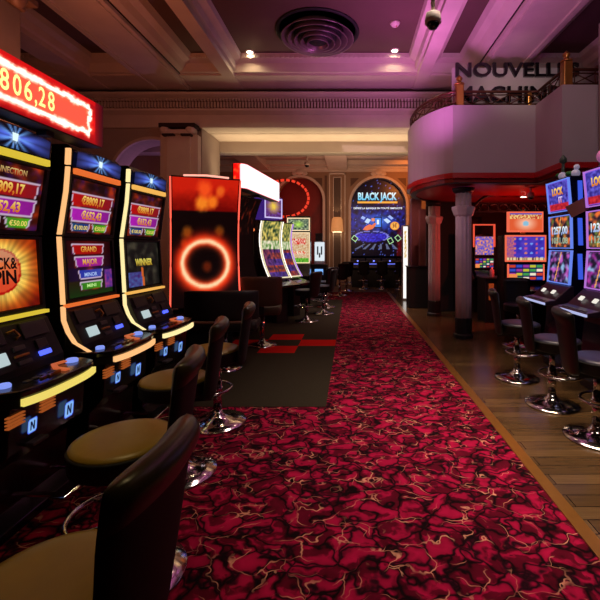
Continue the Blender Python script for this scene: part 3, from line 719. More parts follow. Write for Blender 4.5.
def art_grand(u, v):
    f = banners(5, lo_b)(u, v)
    inb = any(b_[0]-0.02 < u < b_[2]+0.02 and b_[1]-0.02 < v < b_[3]+0.02 for b_ in lo_b)
    if not inb:
        if v > 0.74: f = mixc((0.35, 0.02, 0.02), (0.12, 0.01, 0.02), abs(u-.5)*2)
        elif v > 0.5: f = mixc((0.30, 0.04, 0.12), (0.10, 0.02, 0.05), abs(u-.5)*2)
        elif v > 0.28: f = mixc((0.18, 0.06, 0.25), (0.06, 0.03, 0.12), abs(u-.5)*2)
        else: f = mixc((0.08, 0.2, 0.05), (0.2, 0.02, 0.02), v*2)
        if u > 0.82 and 0.1 < v < 0.45: f = mixc((0.2, 0.15, 0.55), (0.65, 0.25, 0.55), zig(u*3, v*3, 2))
    return f
grand_tx = [('GRAND', 0.49, 0.80, 0.10, 0.34, GOLD, 0.03, GOLD2), ('MAJOR', 0.5, 0.57, 0.10, 0.32, GOLD, 0.03, GOLD2), ('MINOR', 0.5, 0.35, 0.07, 0.28, (0.7, 0.8, 1), 0.03), ('MINI', 0.5, 0.15, 0.06, 0.2, (0.8, 1, 0.6), 0.03)]
XR = -2.25
AMB = glow('strip_amber', rgb(255, 196, 130), 1.3); PEACH = glow('strip_peach', rgb(255, 190, 125), 1.05)
CREAM = glow('strip_cream', rgb(255, 232, 165), 1.1); ORG = glow('strip_orange', rgb(255, 120, 50), 0.8)
YEL = glow('strip_yellow', rgb(235, 205, 60), 0.85); PYEL = glow('strip_pale_yellow', rgb(250, 225, 110), 0.9); AMB2 = glow('strip_light_amber', rgb(255, 190, 90), 0.9)
machine_a('leftmost slot machine, lower screen showing LOCK & SPIN in a yellow sunburst', (XR, 2.25, 0), PI/2, AMB, YEL, YEL, PYEL,
          (banners(1, up_a), ttx('€8809,17', '€652,43', ti='CONNECTION')), (art_burst, [('LOCK&', 0.49, 0.58, 0.16, 0.44, (0.1, 0.03, 0.02), 0.04), ('SPIN', 0.50, 0.37, 0.19, 0.38, (0.08, 0.02, 0.02), 0.05)]))
machine_a('slot machine with peach side strip and GRAND and MAJOR banners on its lower screen', (XR, 3.02, 0), PI/2, PEACH, ORG, ORG, PEACH,
          (banners(2, up_a), ttx('€8809,17', '€652,43', ti='JACKPOT' and '')), (art_grand, grand_tx))
machine_a('slot machine with cream side strip and WINNER on its dark lower screen', (XR+0.02, 3.77, 0), PI/2-0.06, CREAM, AMB2, AMB2, CREAM,
          (banners(3, up_a), ttx('€8809,17', '€652,43')), (art_dark, [('WINNER', 0.52, 0.47, 0.15, 0.52, (0.95, 0.9, 0.4), 0.06, (0.75, 0.6, 0.15))]))

# jackpot sign above the left row
def art_jack(u, v):
    # u 0..1 over length 1.75 m, v over height
    x = u*1.75; n = nz2(x*14, v*5, 1)*0.05+nz2(x*40, v*14, 2)*0.03
    c = mixc((0.80, 0.03, 0.03), (0.45, 0.0, 0.02), abs(v-0.5)*1.6)
    d = min(abs(v-0.80+n), abs(v-0.20+n)) if x < 1.60 else 9
    dr = abs(x-1.60+n*0.8)/0.28 if 0.2 < v < 0.8 else 9
    d = min(d, dr) if x < 1.68 else 9
    inside = 0.2 < v < 0.8 and x < 1.6
    if inside: c = (0.93, 0.30, 0.22)
    g = clamp(1-d/0.16)
    c = mixc(c, (1.0, 0.35, 0.2), g); c = mixc(c, (1.0, 0.97, 0.9), clamp((0.075-d)/0.04))
    if v > 0.9: c = mixc(c, (0.8, 0.05, 0.03), 0.6)
    if x > 1.66: c = mixc((0.5, 0.0, 0.03), (0.15, 0, 0.02), (x-1.66)/0.09+n)
    return c
t = thing('jackpot_sign', 'long red jackpot display reading 806.28 above the left slot machines', 'sign', (-1.76, 2.84, 2.2))
b = MB(); b.box(-0.16, -0.006, -1.75, 0, 0.0, 0.30); b.build('housing', BLACKM, t, bevel=0.004)
canvas('display', plane_P((0, -1.75, 0.005), (0, 0, 0.005), (0, -1.75, 0.295)), 1.75, 0.29, art_jack,
       [(ch, uu, 0.33, 0.38, ww, (1.0, 0.95, 0.55), 0.015) for ch, uu, ww in (('8', 0.537, .031), ('0', 0.581, .031), ('6', 0.622, .030), (',', 0.652, .009), ('2', 0.677, .028), ('8', 0.717, .029))], t, 150, 26, gain=1.5)
for yy in (-0.42, -1.2): 
    b = MB(); b.box(-0.12, -0.06, yy-0.03, yy+0.03, -0.03, 0.0) ; b.build('mounting_foot', BLACKM, t)

# ---------------------------------------------------------------- curved red ring machine
def arc_profile(z0, z1, depth, n=20, lean=0.0):
    # front curve: concave towards the player, returns list of (y,z)
    return [(depth*4*(k/n)*(1-k/n)*1.0+lean*(k/n), z0+(z1-z0)*k/n) for k in range(n+1)]
def curved_machine(name, label, loc, rz, hw, z0, z1, depth, art, tx, edge, lean=0.0, group=None, shape='C', sides=2):
    t = thing(name, label, 'slot machine', loc, rz, group)
    pr = arc_profile(z0, z1, depth, 20, lean) if shape == 'C' else [(depth*(1-(1-k/20)**2.2)-0.16*(k/20)**2.5, z0+(z1-z0)*k/20) for k in range(21)]
    b = MB(); b.prism([(p[0]-0.0, p[1]) for p in pr]+[(p[0]+0.10, p[1]) for p in pr[::-1]], 'x', -hw, hw); b.build('screen_housing', BLACK, t)
    def P(u, v):
        k = v*20; i = min(19, int(k)) if k >= 0 else 0; f = k-i; a, c = pr[i], pr[i+1]
        return Vector((-hw+0.02+u*(2*hw-0.04), a[0]+(c[0]-a[0])*f-0.006, a[1]+(c[1]-a[1])*f))
    canvas('curved_screen', P, 2*hw, z1-z0, art, tx, t, 60, 80)
    for sx in (-hw-0.012, hw-0.002)[:sides]:
        b = MB(); b.tube([(sx+0.007, p[0]-0.01, p[1]) for p in pr], 0.011, 6); b.build('edge_light', edge, t)
    b = MB(); b.tube([(-hw, pr[-1][0], z1+0.01), (hw, pr[-1][0], z1+0.01)], 0.012, 6); b.build('top_edge', BLACKM, t)
    b = MB(); b.prism([(0.14, 0), (0.5, 0), (0.5, z0+0.2), (0.34, z1*0.75), (depth+0.13, z1*0.72), (depth+0.12, z0+0.3), (0.14, z0-0.02)], 'x', -hw*0.8, hw*0.8); b.build('pedestal', BLACKM, t)
    b = MB(); b.prism([(-0.32, z0-0.12), (0.1, z0-0.02), (0.12, z0-0.10), (-0.30, z0-0.17)], 'x', -hw*0.95, hw*0.95); b.build('button_deck', BLACK, t, bevel=0.01)
    b = MB(); b.box(-0.12, 0.12, -0.1, 0.1, 0, z0-0.12) if False else b.box(-hw*0.5, hw*0.5, -0.05, 0.1, 0.0, z0-0.14); b.build('stand', BLACKM, t)
    return t
def art_ring(u, v):
    W_, H_ = 0.92, 1.80
    x, z = (u-0.5)*W_, v*H_
    n = nz2(x*9, z*9, 0.5)*0.06+nz2(x*22, z*22, 4)*0.04
    c = (0.035, 0.01, 0.012)
    if v > 0.755: c = mixc((0.42, 0.02, 0.01), (0.78, 0.11, 0.04), 1.1*(v-0.755)/0.2+n*4); 
    for (bx, bz, br, cc) in ((-0.05, 1.48, 0.13, (0.95, 0.5, 0.12)), (0.10, 1.48, 0.10, (0.95, 0.45, 0.1)), (-0.02, 1.66, 0.13, (0.95, 0.30, 0.1)), (0.2, 1.64, 0.08, (0.9, 0.35, 0.1)),
                         (-0.26, 1.05, 0.10, (0.5, 0.24, 0.05)), (0.20, 1.08, 0.09, (0.42, 0.2, 0.04)), (-0.30, 0.9, 0.07, (0.45, 0.16, 0.03)), (0.02, 0.55, 0.09, (0.35, 0.10, 0.03))):
        d = math.hypot(x-bx, (z-bz)*0.8)/br; c = mixc(c, cc, clamp((1-d)*1.6+n*4) if d < 1.2 else 0)
    r = math.hypot(x-0.0, (z-0.60)*1.0); d = r-0.33+n*0.12
    g = math.exp(-((d+0.005)/0.030)**2); g2 = math.exp(-(max(0, d)/0.12)**2)*(1 if d > 0 else 0)
    g2 *= clamp(0.8+n*6)
    if d > 0: c = mixc(c, (0.95, 0.12, 0.04), g2)
    else: c = mixc(c, (0.7, 0.05, 0.02), math.exp(-(d/0.05)**2))
    c = mixc(mixc(c, (1.0, 0.30, 0.12), math.exp(-(d/0.075)**2)), (1.0, 0.86, 0.66), g*1.1)
    return c
REDL = glow('edge_red', (1.0, 0.10, 0.06), 1.6); WHTL = glow('edge_white', (1.0, 0.92, 0.8), 1.6)
t = curved_machine('curved_slot_machine', 'tall curved slot machine with a glowing red fire ring and red edge lights', (-2.03, 5.62, 0), 0.40, 0.46, 0.66, 2.46, 0.26, art_ring, (), REDL)
b = MB(); b.tube([(-0.30, -0.02, 2.485), (0, -0.03, 2.50), (0.30, -0.02, 2.485)], 0.014, 6); b.build('top_light', glow('top_red', (1.0, 0.4, 0.3), 1.4), t)
t2 = curved_machine('curved_slot_machine', 'dark curved slot machine with thin red edges behind the fire ring machine', (-1.74, 6.85, 0), 1.15, 0.34, 0.78, 2.33, 0.20,
    lambda u, v: mixc((0.03, 0.01, 0.01), (0.5, 0.12, 0.05), clamp(zig(u*2, v*2, 8)*2-1.2)) if v > 0.6 else (0.02, 0.008, 0.008), (), REDL, sides=1)

# white curved sign
t = thing('curved_sign', 'glowing white wrap-around sign with a red left end above the curved machines', 'sign', (-1.62, 6.0, 2.38))
pth = [(-0.14, -0.02), (-0.10, -0.035), (-0.02, -0.03), (0.02, 0.0), (0.05, 0.06)]+[(0.05+0.17*s_, 0.06+1.74*s_) for s_ in (0.25, 0.5, 0.75, 1.0)]
def PS(u, v):
    # arc-length param
    L_ = [0]
    for a, c in zip(pth, pth[1:]): L_.append(L_[-1]+math.hypot(c[0]-a[0], c[1]-a[1]))
    s_ = u*L_[-1]
    for i in range(len(pth)-1):
        if s_ <= L_[i+1] or i == len(pth)-2:
            f = (s_-L_[i])/(L_[i+1]-L_[i]); break
    return Vector((pth[i][0]+(pth[i+1][0]-pth[i][0])*f, pth[i][1]+(pth[i+1][1]-pth[i][1])*f, v*0.37))
def art_white(u, v):
    if v < 0.04 or v > 0.96: return (0.95, 0.1, 0.1)
    if u < 0.062: return mixc((0.8, 0.02, 0.02), (1, 0.5, 0.2), clamp(nz2(u*90, v*6, 3)*1.5)+(0.7 if v < 0.15 else 0))
    return (1.0, 0.93, 0.96)
canvas('lit_face', PS, 2, 0.37, art_white, (), t, 80, 24, gain=1.6)
b = MB(); b.prism([(p[0]-0.02, p[1]+0.02) for p in pth]+[(0.05, 1.80), (-0.14, 0.1)], 'z', 0.0, 0.37); b.build('housing', BLACKM, t)
b = MB(); b.box(-0.05, 0.05, 0.80, 0.90, -0.025, 0.0); b.build('mounting_foot', BLACKM, t)

# curved machine pair in the distance
def art_multi(seed, tint=(0.9, 0.7, 0.3)):
    def f(u, v):
        gx, gy = math.floor(u*4), math.floor(v*9); random_ = 0.5+0.5*math.sin(gx*12.9+gy*78.2+seed)
        n = zig(u*2, v*3, seed)
        if v > 0.66: c = mixc((0.08, 0.2, 0.14), (0.9, 0.8, 0.4), n*1.1)
        elif v > 0.5: c = mixc((0.3, 0.5, 0.2), (0.95, 0.9, 0.8), n*1.2)
        else: c = mixc((0.14, 0.08, 0.25), mixc((0.8, 0.3, 0.1), (0.3, 0.2, 0.6), random_), n*1.1)
        if u < 0.06 or u > 0.94 or v < 0.02: c = (0.98, 0.92, 0.75)
        return c
    return f
t = curved_machine('curved_slot_machine', 'curved slot machine with a lit white outline and purple topper in the distance', (-1.40, 7.95, 0), 0.85, 0.27, 0.88, 2.02, 0.42, art_multi(1), (), WHTL, shape='J')
R = Matrix.Rotation(math.radians(12), 3, 'X')
b = MB(); b.box(-0.26, 0.22, 0.20, 0.55, 2.06, 2.50); b.build('topper_box', mat('purple_case', rgb(60, 40, 120), 0.3, emit=rgb(70, 40, 150), es=0.5), t, bevel=0.015)
def art_gold(u, v):
    if u < .05 or u > .95 or v < .05 or v > .95: return (0.85, 0.8, 1.0)
    r = math.hypot(u-.5, v-.6); n = zig(u*2, v*2, 6)
    return mixc((0.95, 0.8, 0.3), mixc((0.2, 0.06, 0.22), (0.5, 0.3, 0.7), n), clamp(r*2.6-0.3+n*.3))
canvas('topper_screen', plane_P((-0.24, 0.195, 2.08), (0.20, 0.195, 2.08), (-0.24, 0.195, 2.48)), .56, .42, art_gold, (), t, 24, 24)
t = curved_machine('curved_slot_machine', 'narrow curved slot machine with purple lit edge right of the white-outlined one', (-1.22, 8.75, 0), 1.0, 0.22, 0.85, 2.02, 0.42, art_multi(5), (), glow('edge_violet', (0.6, 0.3, 1.0), 1.0), shape='J')

def plain_cabinet(label, loc, rz, hw, screens, frame, body=BLACK, topz=2.2, depth=0.4, group=None, name='slot_machine'):
    t = thing(name, label, 'slot machine', loc, rz, group)
    zlow = min(s_[0] for s_ in screens)
    b = MB(); b.box(-hw, hw, 0, depth, 0.0, topz); b.build('cabinet', body, t, bevel=0.015)
    b = MB(); b.prism([(-0.28, 0.80), (0.0, zlow-0.03), (0.0, 0.6), (-0.22, 0.70), (-0.28, 0.75)], 'x', -hw, hw); b.build('console', BLACK, t, bevel=0.008)
    for (z0, z1, art, tx) in screens:
        canvas('screen', plane_P((-hw+0.04, -0.012, z0), (hw-0.04, -0.012, z0), (-hw+0.04, -0.012, z1)), 2*hw-.08, z1-z0, art, tx, t, 36, 30)
        b = MB(); e = 0.022
        b.box(-hw+0.01, hw-0.01, -0.02, 0, z1, z1+e); b.box(-hw+0.01, hw-0.01, -0.02, 0, z0-e, z0)
        b.box(-hw+0.01, -hw+0.035, -0.02, 0, z0, z1); b.box(hw-0.035, hw-0.01, -0.02, 0, z0, z1); b.build('frame_light', frame, t)
    return t
def art_green(u, v):
    r = math.hypot((u-.5)*1.2, v-.5); n = zig(u*2, v*2, 2)
    return mixc((0.75, 0.95, 0.35), mixc((0.06, 0.14, 0.16), (0.75, 0.8, 0.6), n), r*2.6)
def art_asia(u, v):
    n = zig(u*3, v*5, 7); c = mixc((0.88, 0.80, 0.66), (0.75, 0.5, 0.3), clamp(n*1.6-0.5))
    if 0.62 < v < 0.82 and 0.2 < u < 0.85: c = (0.85, 0.15, 0.1) if zig(u*6, v*8, 1) > .4 else (0.95, 0.9, 0.8)
    if 0.28 < v < 0.38 and 0.2 < u < 0.85: c = (0.9, 0.35, 0.2) if zig(u*8, v*6, 1) > .45 else (0.95, 0.95, 0.85)
    if v < 0.16: c = mixc((0.15, 0.5, 0.08), (0.6, 0.85, 0.3), n)
    return c
plain_cabinet('distant upright slot machine with green topper screen and pale orange frame', (-1.30, 9.9, 0), 0.05, 0.29,
              [(1.92, 2.20, art_green, ()), (1.12, 1.84, art_asia, ())], glow('frame_peach', (1.0, 0.75, 0.45), 1.1), topz=2.27)
t = thing('kiosk', 'white self-service kiosk with blue glowing base in the far left', 'kiosk', (-0.93, 11.6, 0))
b = MB(); b.box(-0.25, 0.25, 0, 0.3, 0, 1.0); b.build('base', DARKP, t, bevel=0.02)
canvas('screen', plane_P((-0.12, -0.012, 1.10), (0.16, -0.012, 1.10), (-0.12, -0.012, 1.64)), .5, .6, lambda u, v: (0.1, 0.1, 0.15) if (0.3 < v < 0.8 and (abs(u-.3) < .07 or abs(u-.7) < .07)) or (0.15 < v < .45 and abs(u-.5) < .06) else (0.88, 0.92, 0.95), (), t, 20, 20)
b = MB(); b.box(-0.14, 0.18, 0, 0.12, 1.0, 1.67); b.build('screen_housing', mat('white_plastic', rgb(220, 220, 225), 0.3), t, bevel=0.02)
b = MB(); b.box(-0.12, 0.12, -0.02, 0.0, 0.7, 0.86); b.build('blue_light', glow('kiosk_blue', (0.2, 0.45, 1.0), 1.2), t)
b = MB(); b.box(-0.1, 0.10, 0, 0.1, 1.67, 1.9); b.build('top_panel', GREYP, t, bevel=0.01)

# ---------------------------------------------------------------- right row machines
def art_lock(seed):
    def f(u, v):
        if u < .03 or u > .97 or v < .03 or v > .97: return (0.5, 0.35, 0.95)
        n = zig(u*2, v*2, seed); c = mixc((0.12, 0.08, 0.42), (0.40, 0.38, 0.85), n*1.1)
        if v < 0.25: c = mixc((0.55, 0.05, 0.15), (0.9, 0.2, 0.2), n)
        return c
    return f
def art_fruit(seed, w1, w2):
    def f(u, v):
        n = zig(u*1.2, v*1.2, seed); n2 = zig(u*1.0, v*1.0, seed+9)
        c = mixc((0.06, 0.05, 0.16), w1, clamp(n*1.7-0.5)); c = mixc(c, w2, clamp(n2*2-1.1))
        if abs((u-0.45)-(v-0.5)*0.25) < 0.02: c = (0.95, 0.65, 0.35)
        return c
    return f
def machine_b(label, loc, rz, tint, edge, seed, n1, n2):
    t = thing('slot_machine', label, 'slot machine', loc, rz, 'slot machines of the right row')
    hw = 0.26
    b = MB(); b.prism([(-0.02, 1.06), (0.01, 1.45), (0.0, 1.92), (-0.04, 2.34), (0.20, 2.34), (0.26, 1.9), (0.28, 1.4), (0.30, 0.9), (0.34, 0.0), (-0.10, 0.0), (-0.12, 0.1), (-0.06, 0.7), (-0.08, 0.95)], 'x', -hw+0.01, hw-0.01)
    b.build('cabinet', mat('navy_gloss', rgb(14, 14, 44), 0.18, coat=0.4), t, bevel=0.008)
    for (ya, z0, yb, z1, art, tx, nm) in ((0.0, 1.95, -0.035, 2.30, art_lock(seed), [('LOCK', .5, .56, .24, .56, GOLD, .08, GOLD2), ('IT', .62, .28, .20, .20, (0.8, 0.8, 1), .05, (1, .5, .5))], 'top_screen'),
                                   (0.008, 1.50, 0.0, 1.87, art_fruit(seed+2, (0.95, 0.45, 0.2), (0.4, 0.5, 0.2)), [(n1, .5, .44, .24, .8, (0.95, 1, 1), .05, (0.6, 0.7, 0.9)), (n2, .5, .12, .2, .8, (0.6, 0.7, 0.6), .04)], 'middle_screen'),
                                   (-0.02, 1.07, 0.008, 1.44, art_fruit(seed+4, tint, (0.6, 0.8, 0.95)), (), 'lower_screen')):
        canvas(nm, plane_P((-hw+0.03, ya-0.022, z0), (hw-0.03, ya-0.022, z0), (-hw+0.03, yb-0.022, z1)), .46, z1-z0, art, tx, t, 30, 30)
        for xx in (-hw, hw-0.02):
            b = MB(); b.prism([(ya-0.03, z0-0.02), (yb-0.03, z1+0.02), (yb+0.0, z1+0.02), (ya+0.0, z0-0.02)], 'x', xx+(0.006 if xx > 0 else 0), xx+0.012+(0.006 if xx > 0 else 0)); b.build('edge_light', edge, t)
        b = MB(); b.box(-hw, hw, yb-0.025, yb+0.0, z1+0.008, z1+0.018); b.build('frame_light', edge, t); b = MB(); b.box(-hw, hw, ya-0.025, ya+0.0, z0-0.018, z0-0.008); b.build('frame_light', edge, t)
    # near side luminous panels (the side turned to the aisle entrance)
    for z0, z1 in ((1.12, 1.42), (1.52, 1.84), (1.97, 2.28)):
        for sx in (-hw-0.004, hw-0.006):
            b = MB(); b.prism([(0.07, z0), (0.12, z0), (0.11, z1), (0.06, z1)], 'x', sx, sx+0.01); b.build('side_light', glow('side_blue', (0.05, 0.12, 0.9), 0.8), t)
    b = MB(); b.prism([(-0.04, 1.04), (-0.22, 0.88), (-0.34, 0.86), (-0.34, 0.82), (-0.05, 0.80), (0.0, 0.9), (0.0, 1.04)], 'x', -hw-0.03, hw+0.03); b.build('console', mat('dark_console', rgb(44, 30, 48), 0.3), t, bevel=0.01)
    b = MB(); b.box(-hw-0.03, hw+0.03, -0.352, -0.338, 0.825, 0.85); b.build('deck_light', glow('deck_lavender', (0.55, 0.6, 1.0), 0.8), t)
    for xx in (-0.14, 0.10):
        b = MB(); b.box(xx, xx+0.06, -0.17, -0.155, 0.935, 0.985, Matrix.Rotation(math.radians(-45), 3, 'X')); b.build('card_reader_light', glow('reader_white', (0.9, 0.85, 0.75), 1.0), t)
    for q in range(5):
        b = MB(); b.box(-0.2+q*0.09, -0.14+q*0.09, -0.32, -0.28, 0.86, 0.872); b.build('button', GREYP, t, bevel=0.003)
    return t
BE = glow('edge_blue', (0.16, 0.28, 1.0), 0.85); VE = glow('edge_pink', (0.55, 0.2, 0.8), 0.8)
mr2 = machine_b('blue-edged slot machine of the right row with green and white topper ornaments', (2.60, 4.95, 0), -PI/2, (0.75, 0.35, 0.75), BE, 3, '1257,00', '1051.08')
mr1 = machine_b('pink-edged slot machine cut off by the right side of the photo', (2.60, 4.12, 0), -PI/2, (0.7, 0.2, 0.65), VE, 21, '1231,70', '1120,05')
t = mr2
WG = mat('white_glossy', rgb(225, 220, 235), 0.3, emit=(0.6, 0.6, 0.9), es=0.15); GO = mat('green_ornament_paint', rgb(30, 130, 60), 0.4)
for (xx, zz, rr) in ((0.18, 2.38, 0.05), (0.20, 2.45, 0.033), (-0.02, 2.37, 0.045), (-0.12, 2.40, 0.05)):
    b = MB(); b.ball((xx, 0.08, zz), rr); b.build('topper_ornament', WG, t)
for (xx, zz, rr) in ((0.08, 2.39, 0.045), (-0.19, 2.42, 0.03)):
    b = MB(); b.ball((xx, 0.06, zz), rr, 1.3, 1, 0.8); b.build('green_ornament', GO, t)
b = MB(); b.tube([(-0.14, 0.1, 2.34), (-0.14, 0.1, 2.60)], 0.02, 8); b.lathe([(0.02, 2.56), (0.045, 2.58), (0.045, 2.62), (0.02, 2.66), (0, 2.67)], (-0.14, 0.1, 0), 12); b.build('beacon', mat('beacon_plastic', rgb(70, 90, 80), 0.3), t)
t = mr1
b = MB()
for q, (xx, zz, rr) in enumerate(((0.22, 2.38, 0.05), (0.12, 2.44, 0.07), (0.02, 2.48, 0.08), (-0.1, 2.46, 0.08))): b.ball((xx, 0.08, zz), rr)
b.build('topper_ornament', mat('pink_glossy', rgb(225, 120, 190), 0.3, emit=(0.9, 0.3, 0.7), es=0.2), t)
b = MB(); b.box(-0.115, 0.115, -0.004, 0.004, -0.07, 0.07)
tag(b.build('hanging_card', mat('brown_card', rgb(120, 70, 56), 0.6), loc=(2.52, 4.43, 1.86+0.08), rot=(0, math.radians(-28), math.radians(-15))), 'small brown card hanging beside the right cut-off slot machine', 'card')

def art_kingdom(u, v):
    r = math.hypot((u-.5)*1.3, v-.4); c = mixc((1.0, 0.85, 0.75), (0.88, 0.36, 0.20), r*1.9)
    if v > 0.68: c = (0.95, 0.8, 0.5) if zig(u*7, v*2, 3) > .5 else (0.75, 0.2, 0.15)
    if v > 0.92: c = (0.25, 0.3, 0.7)
    if math.hypot((u-.5)*1.5, v-.4) < .15: c = (0.55, 0.75, 0.85)
    return c
def art_bluegrid(u, v):
    fx, fy = (u*7) % 1-.5, (v*5) % 1-.5; c = mixc((0.20, 0.16, 0.66), (0.35, 0.25, 0.75), zig(u, v, 5))
    k_ = int(u*7)*3+int(v*5)*2
    if math.hypot(fx, fy) < .25 and k_ % 4: c = [(0.5, 0.35, 0.85), (0.75, 0.3, 0.55), (0.45, 0.6, 0.95), (0.85, 0.5, 0.35)][k_ % 4]
    if u < 0.2: c = mixc((0.9, 0.5, 0.3), (0.4, 0.2, 0.7), zig(u*5, v*5, 3))
    if v < 0.1: c = (0.9, 0.8, 0.6) if zig(u*9, 1, 2) > .4 else (0.3, 0.05, 0.2)
    return c
def art_symbols(u, v):
    kx, ky = int(u*5), int(v*4); fx, fy = (u*5) % 1, (v*4) % 1
    c = (0.07, 0.06, 0.32)
    if 0.12 < fx < 0.88 and 0.2 < fy < 0.8: c = [(0.75, 0.75, 0.2), (0.25, 0.6, 0.3), (0.95, 0.9, 0.8), (0.8, 0.25, 0.15), (0.2, 0.3, 0.75), (0.6, 0.2, 0.6)][(kx*7+ky*5) % 6]
    if u < .25 and v < .4: c = (0.95, 0.55, 0.3)
    return c
FO = glow('frame_orange', (1.0, 0.16, 0.08), 0.9)
t = thing('slot_machine', 'orange-framed upright slot machine facing the camera behind the right row', 'slot machine', (3.05, 7.0, 0))
hw = 0.37
b = MB(); b.box(-hw, hw, 0, 0.35, 0.0, 1.72); b.build('cabinet', BLACK, t, bevel=0.015)
b = MB(); b.prism([(-0.3, 0.76), (0, 0.86), (0, 0.5), (-0.28, 0.7)], 'x', -hw, hw); b.build('console', BLACK, t, bevel=0.01)
b = MB(); b.tube([(0, 0.1, 1.7), (0, 0.1, 1.78)], 0.05, 8); b.tube([(-0.0, 0.08, 2.1), (0, 0.08, 2.2)], 0.02, 8); b.build('neck', BRASS, t)
for (x0, x1, z0, z1, art, nm) in ((-0.28, 0.28, 1.79, 2.09, art_kingdom, 'topper_screen'), (-0.33, 0.33, 1.27, 1.68, art_bluegrid, 'middle_screen'), (-0.29, 0.30, 0.92, 1.20, art_symbols, 'lower_screen')):
    canvas(nm, plane_P((x0, -0.022, z0), (x1, -0.022, z0), (x0, -0.022, z1)), x1-x0, z1-z0, art, (), t, 40, 32)
    b = MB(); e = 0.028
    if nm != 'lower_screen':
        b.box(x0-e, x1+e, -0.02, 0.05, z1, z1+e); b.box(x0-e, x1+e, -0.02, 0.05, z0-e, z0)
    if nm != 'lower_screen':
        b.box(x0-e, x0, -0.02, 0.05, z0, z1); b.box(x1, x1+e, -0.02, 0.05, z0, z1); b.build('frame_light', FO, t)
    else:
        b.box(x0-e, x0, -0.02, 0.05, z0, z1); b.build('frame_light', FO, t); b = MB(); b.box(x1, x1+e, -0.02, 0.05, z0, z1); b.build('frame_light', FO, t)
    b = MB(); b.box(x0, x1, -0.015, 0.12, z0, z1); b.build('screen_housing', BLACKM, t)
# distant machines left of it
t = plain_cabinet('distant slot machine with red-outlined top seen between the column and the orange machine', (3.10, 9.3, 0), 0.0, 0.25,
              [(1.32, 1.74, lambda u, v: mixc((0.2, 0.25, 0.85), (0.95, 0.6, 0.4), zig(u*2, v*2, 4)*1.4-.2), ()), (1.02, 1.24, art_symbols, ())], BLACKM, topz=1.8)
b = MB()
for q in ((-0.27, -0.24, 1.5, 2.02), (0.20, 0.24, 1.5, 2.02), (-0.27, 0.24, 2.0, 2.03)): b.box(q[0], q[1], -0.05, -0.02, q[2], q[3])
b.build('top_outline_light', glow('neon_red', (1.0, 0.10, 0.05), 0.8), t)
plain_cabinet('sliver of a distant slot machine showing right beside the nearer column', (2.55, 9.1, 0), 0.0, 0.18,
              [(1.32, 1.74, art_bluegrid, ()), (1.02, 1.24, art_symbols, ())], BLACKM, topz=1.8)
# low counter, bottle, frieze of dark iron
t = thing('counter', 'low black counter with an amber lit end panel behind the right stools', 'counter', (2.7, 8.0, 0))
b = MB(); b.box(-0.05, 0.85, -0.1, 0.4, 0, 0.86); b.box(-0.08, 0.88, -0.13, 0.43, 0.86, 0.90); b.build('body', BLACKM, t, bevel=0.01)
b = MB(); b.box(0.02, 0.12, -0.108, -0.1, 0.45, 0.78); b.build('end_panel', mat('amber_lit_panel', rgb(150, 60, 20), 0.5, emit=(0.5, 0.1, 0.02), es=0.3), t)  # orange light on the panel is put into its colour and emission
t = thing('pump_bottle', 'pink pump bottle standing on the low black counter', 'bottle', (2.82, 8.0, 0.90))
b = MB(); b.lathe([(0.04, 0), (0.045, 0.01), (0.045, 0.14), (0.02, 0.17), (0.015, 0.19)], (0, 0, 0), 14); b.build('body', mat('pink_bottle', rgb(210, 130, 140), 0.3), t)
b = MB(); b.tube([(0, 0, 0.19), (0, 0, 0.23), (-0.04, 0, 0.225)], 0.008, 6); b.build('pump', PLASTER, t)
t = thing('iron_arch', 'dark curved iron arch with scrolled frieze under the red soffit', 'iron arch', (2.35, 7.9, 0))
b = MB(); b.tube([(0.0, 0, 1.4), (0.0, 0, 2.0)]+[(0.55-0.55*math.cos(a*PI/24), 0, 2.0+0.55*math.sin(a*PI/24)) for a in range(1, 13)], 0.03, 8); b.build('arch_rib', BLACKM, t)
b = MB(); b.box(0.0, 0.04, -0.02, 0.02, 0, 1.42); b.build('upright', BLACKM, t)
b = MB()
for i in range(11):
    cx_ = 0.1+i*0.19
    b.tube([(cx_+0.085*math.cos(a*PI/8), 0.02, 2.28+0.075*math.sin(a*PI/8)) for a in range(16)], 0.022, 6, closed=True)
b.box(0.0, 2.2, 0.0, 0.04, 2.19, 2.22); b.box(0.0, 2.2, 0.0, 0.04, 2.35, 2.38); b.build('frieze', BLACKM, t)

# right edge pillar
struct(MB().box(3.33, 3.7, 5.0, 5.38, 0, ZB-0.1).build('wall_pillar', PLASTER2))

# totem and black cabinet at the carpet's right edge
t = thing('light_totem', 'tall narrow white lit totem standing beside the pink pilaster', 'totem', (1.56, 11.3, 0))
b = MB(); b.box(-0.09, 0.10, 0.0, 0.35, 0.0, 2.12); b.build('case', mat('totem_case', rgb(200, 190, 180), 0.4), t, bevel=0.01)
canvas('lit_face', plane_P((-0.085, -0.008, 0.05), (0.04, -0.008, 0.05), (-0.085, -0.008, 2.08)), .18, 2.0, lambda u, v: (0.75, 0.6, 0.2) if (v > 0.55 and 0.25 < u < 0.8 and zig(u*2, v*6, 3) > .42 and v < .93) else (1, 0.97, 0.95), (), t, 10, 40, gain=1.2)
t = thing('black_cabinet', 'black waist-high cabinet standing between totem and columns', 'cabinet', (1.66, 9.8, 0))
b = MB(); b.box(-0.24, 0.26, 0, 0.5, 0, 1.0); b.build('body', BLACKM, t, bevel=0.01)
b = MB(); b.box(-0.26, 0.28, -0.02, 0.52, 1.0, 1.03); b.build('top', BLACK, t)

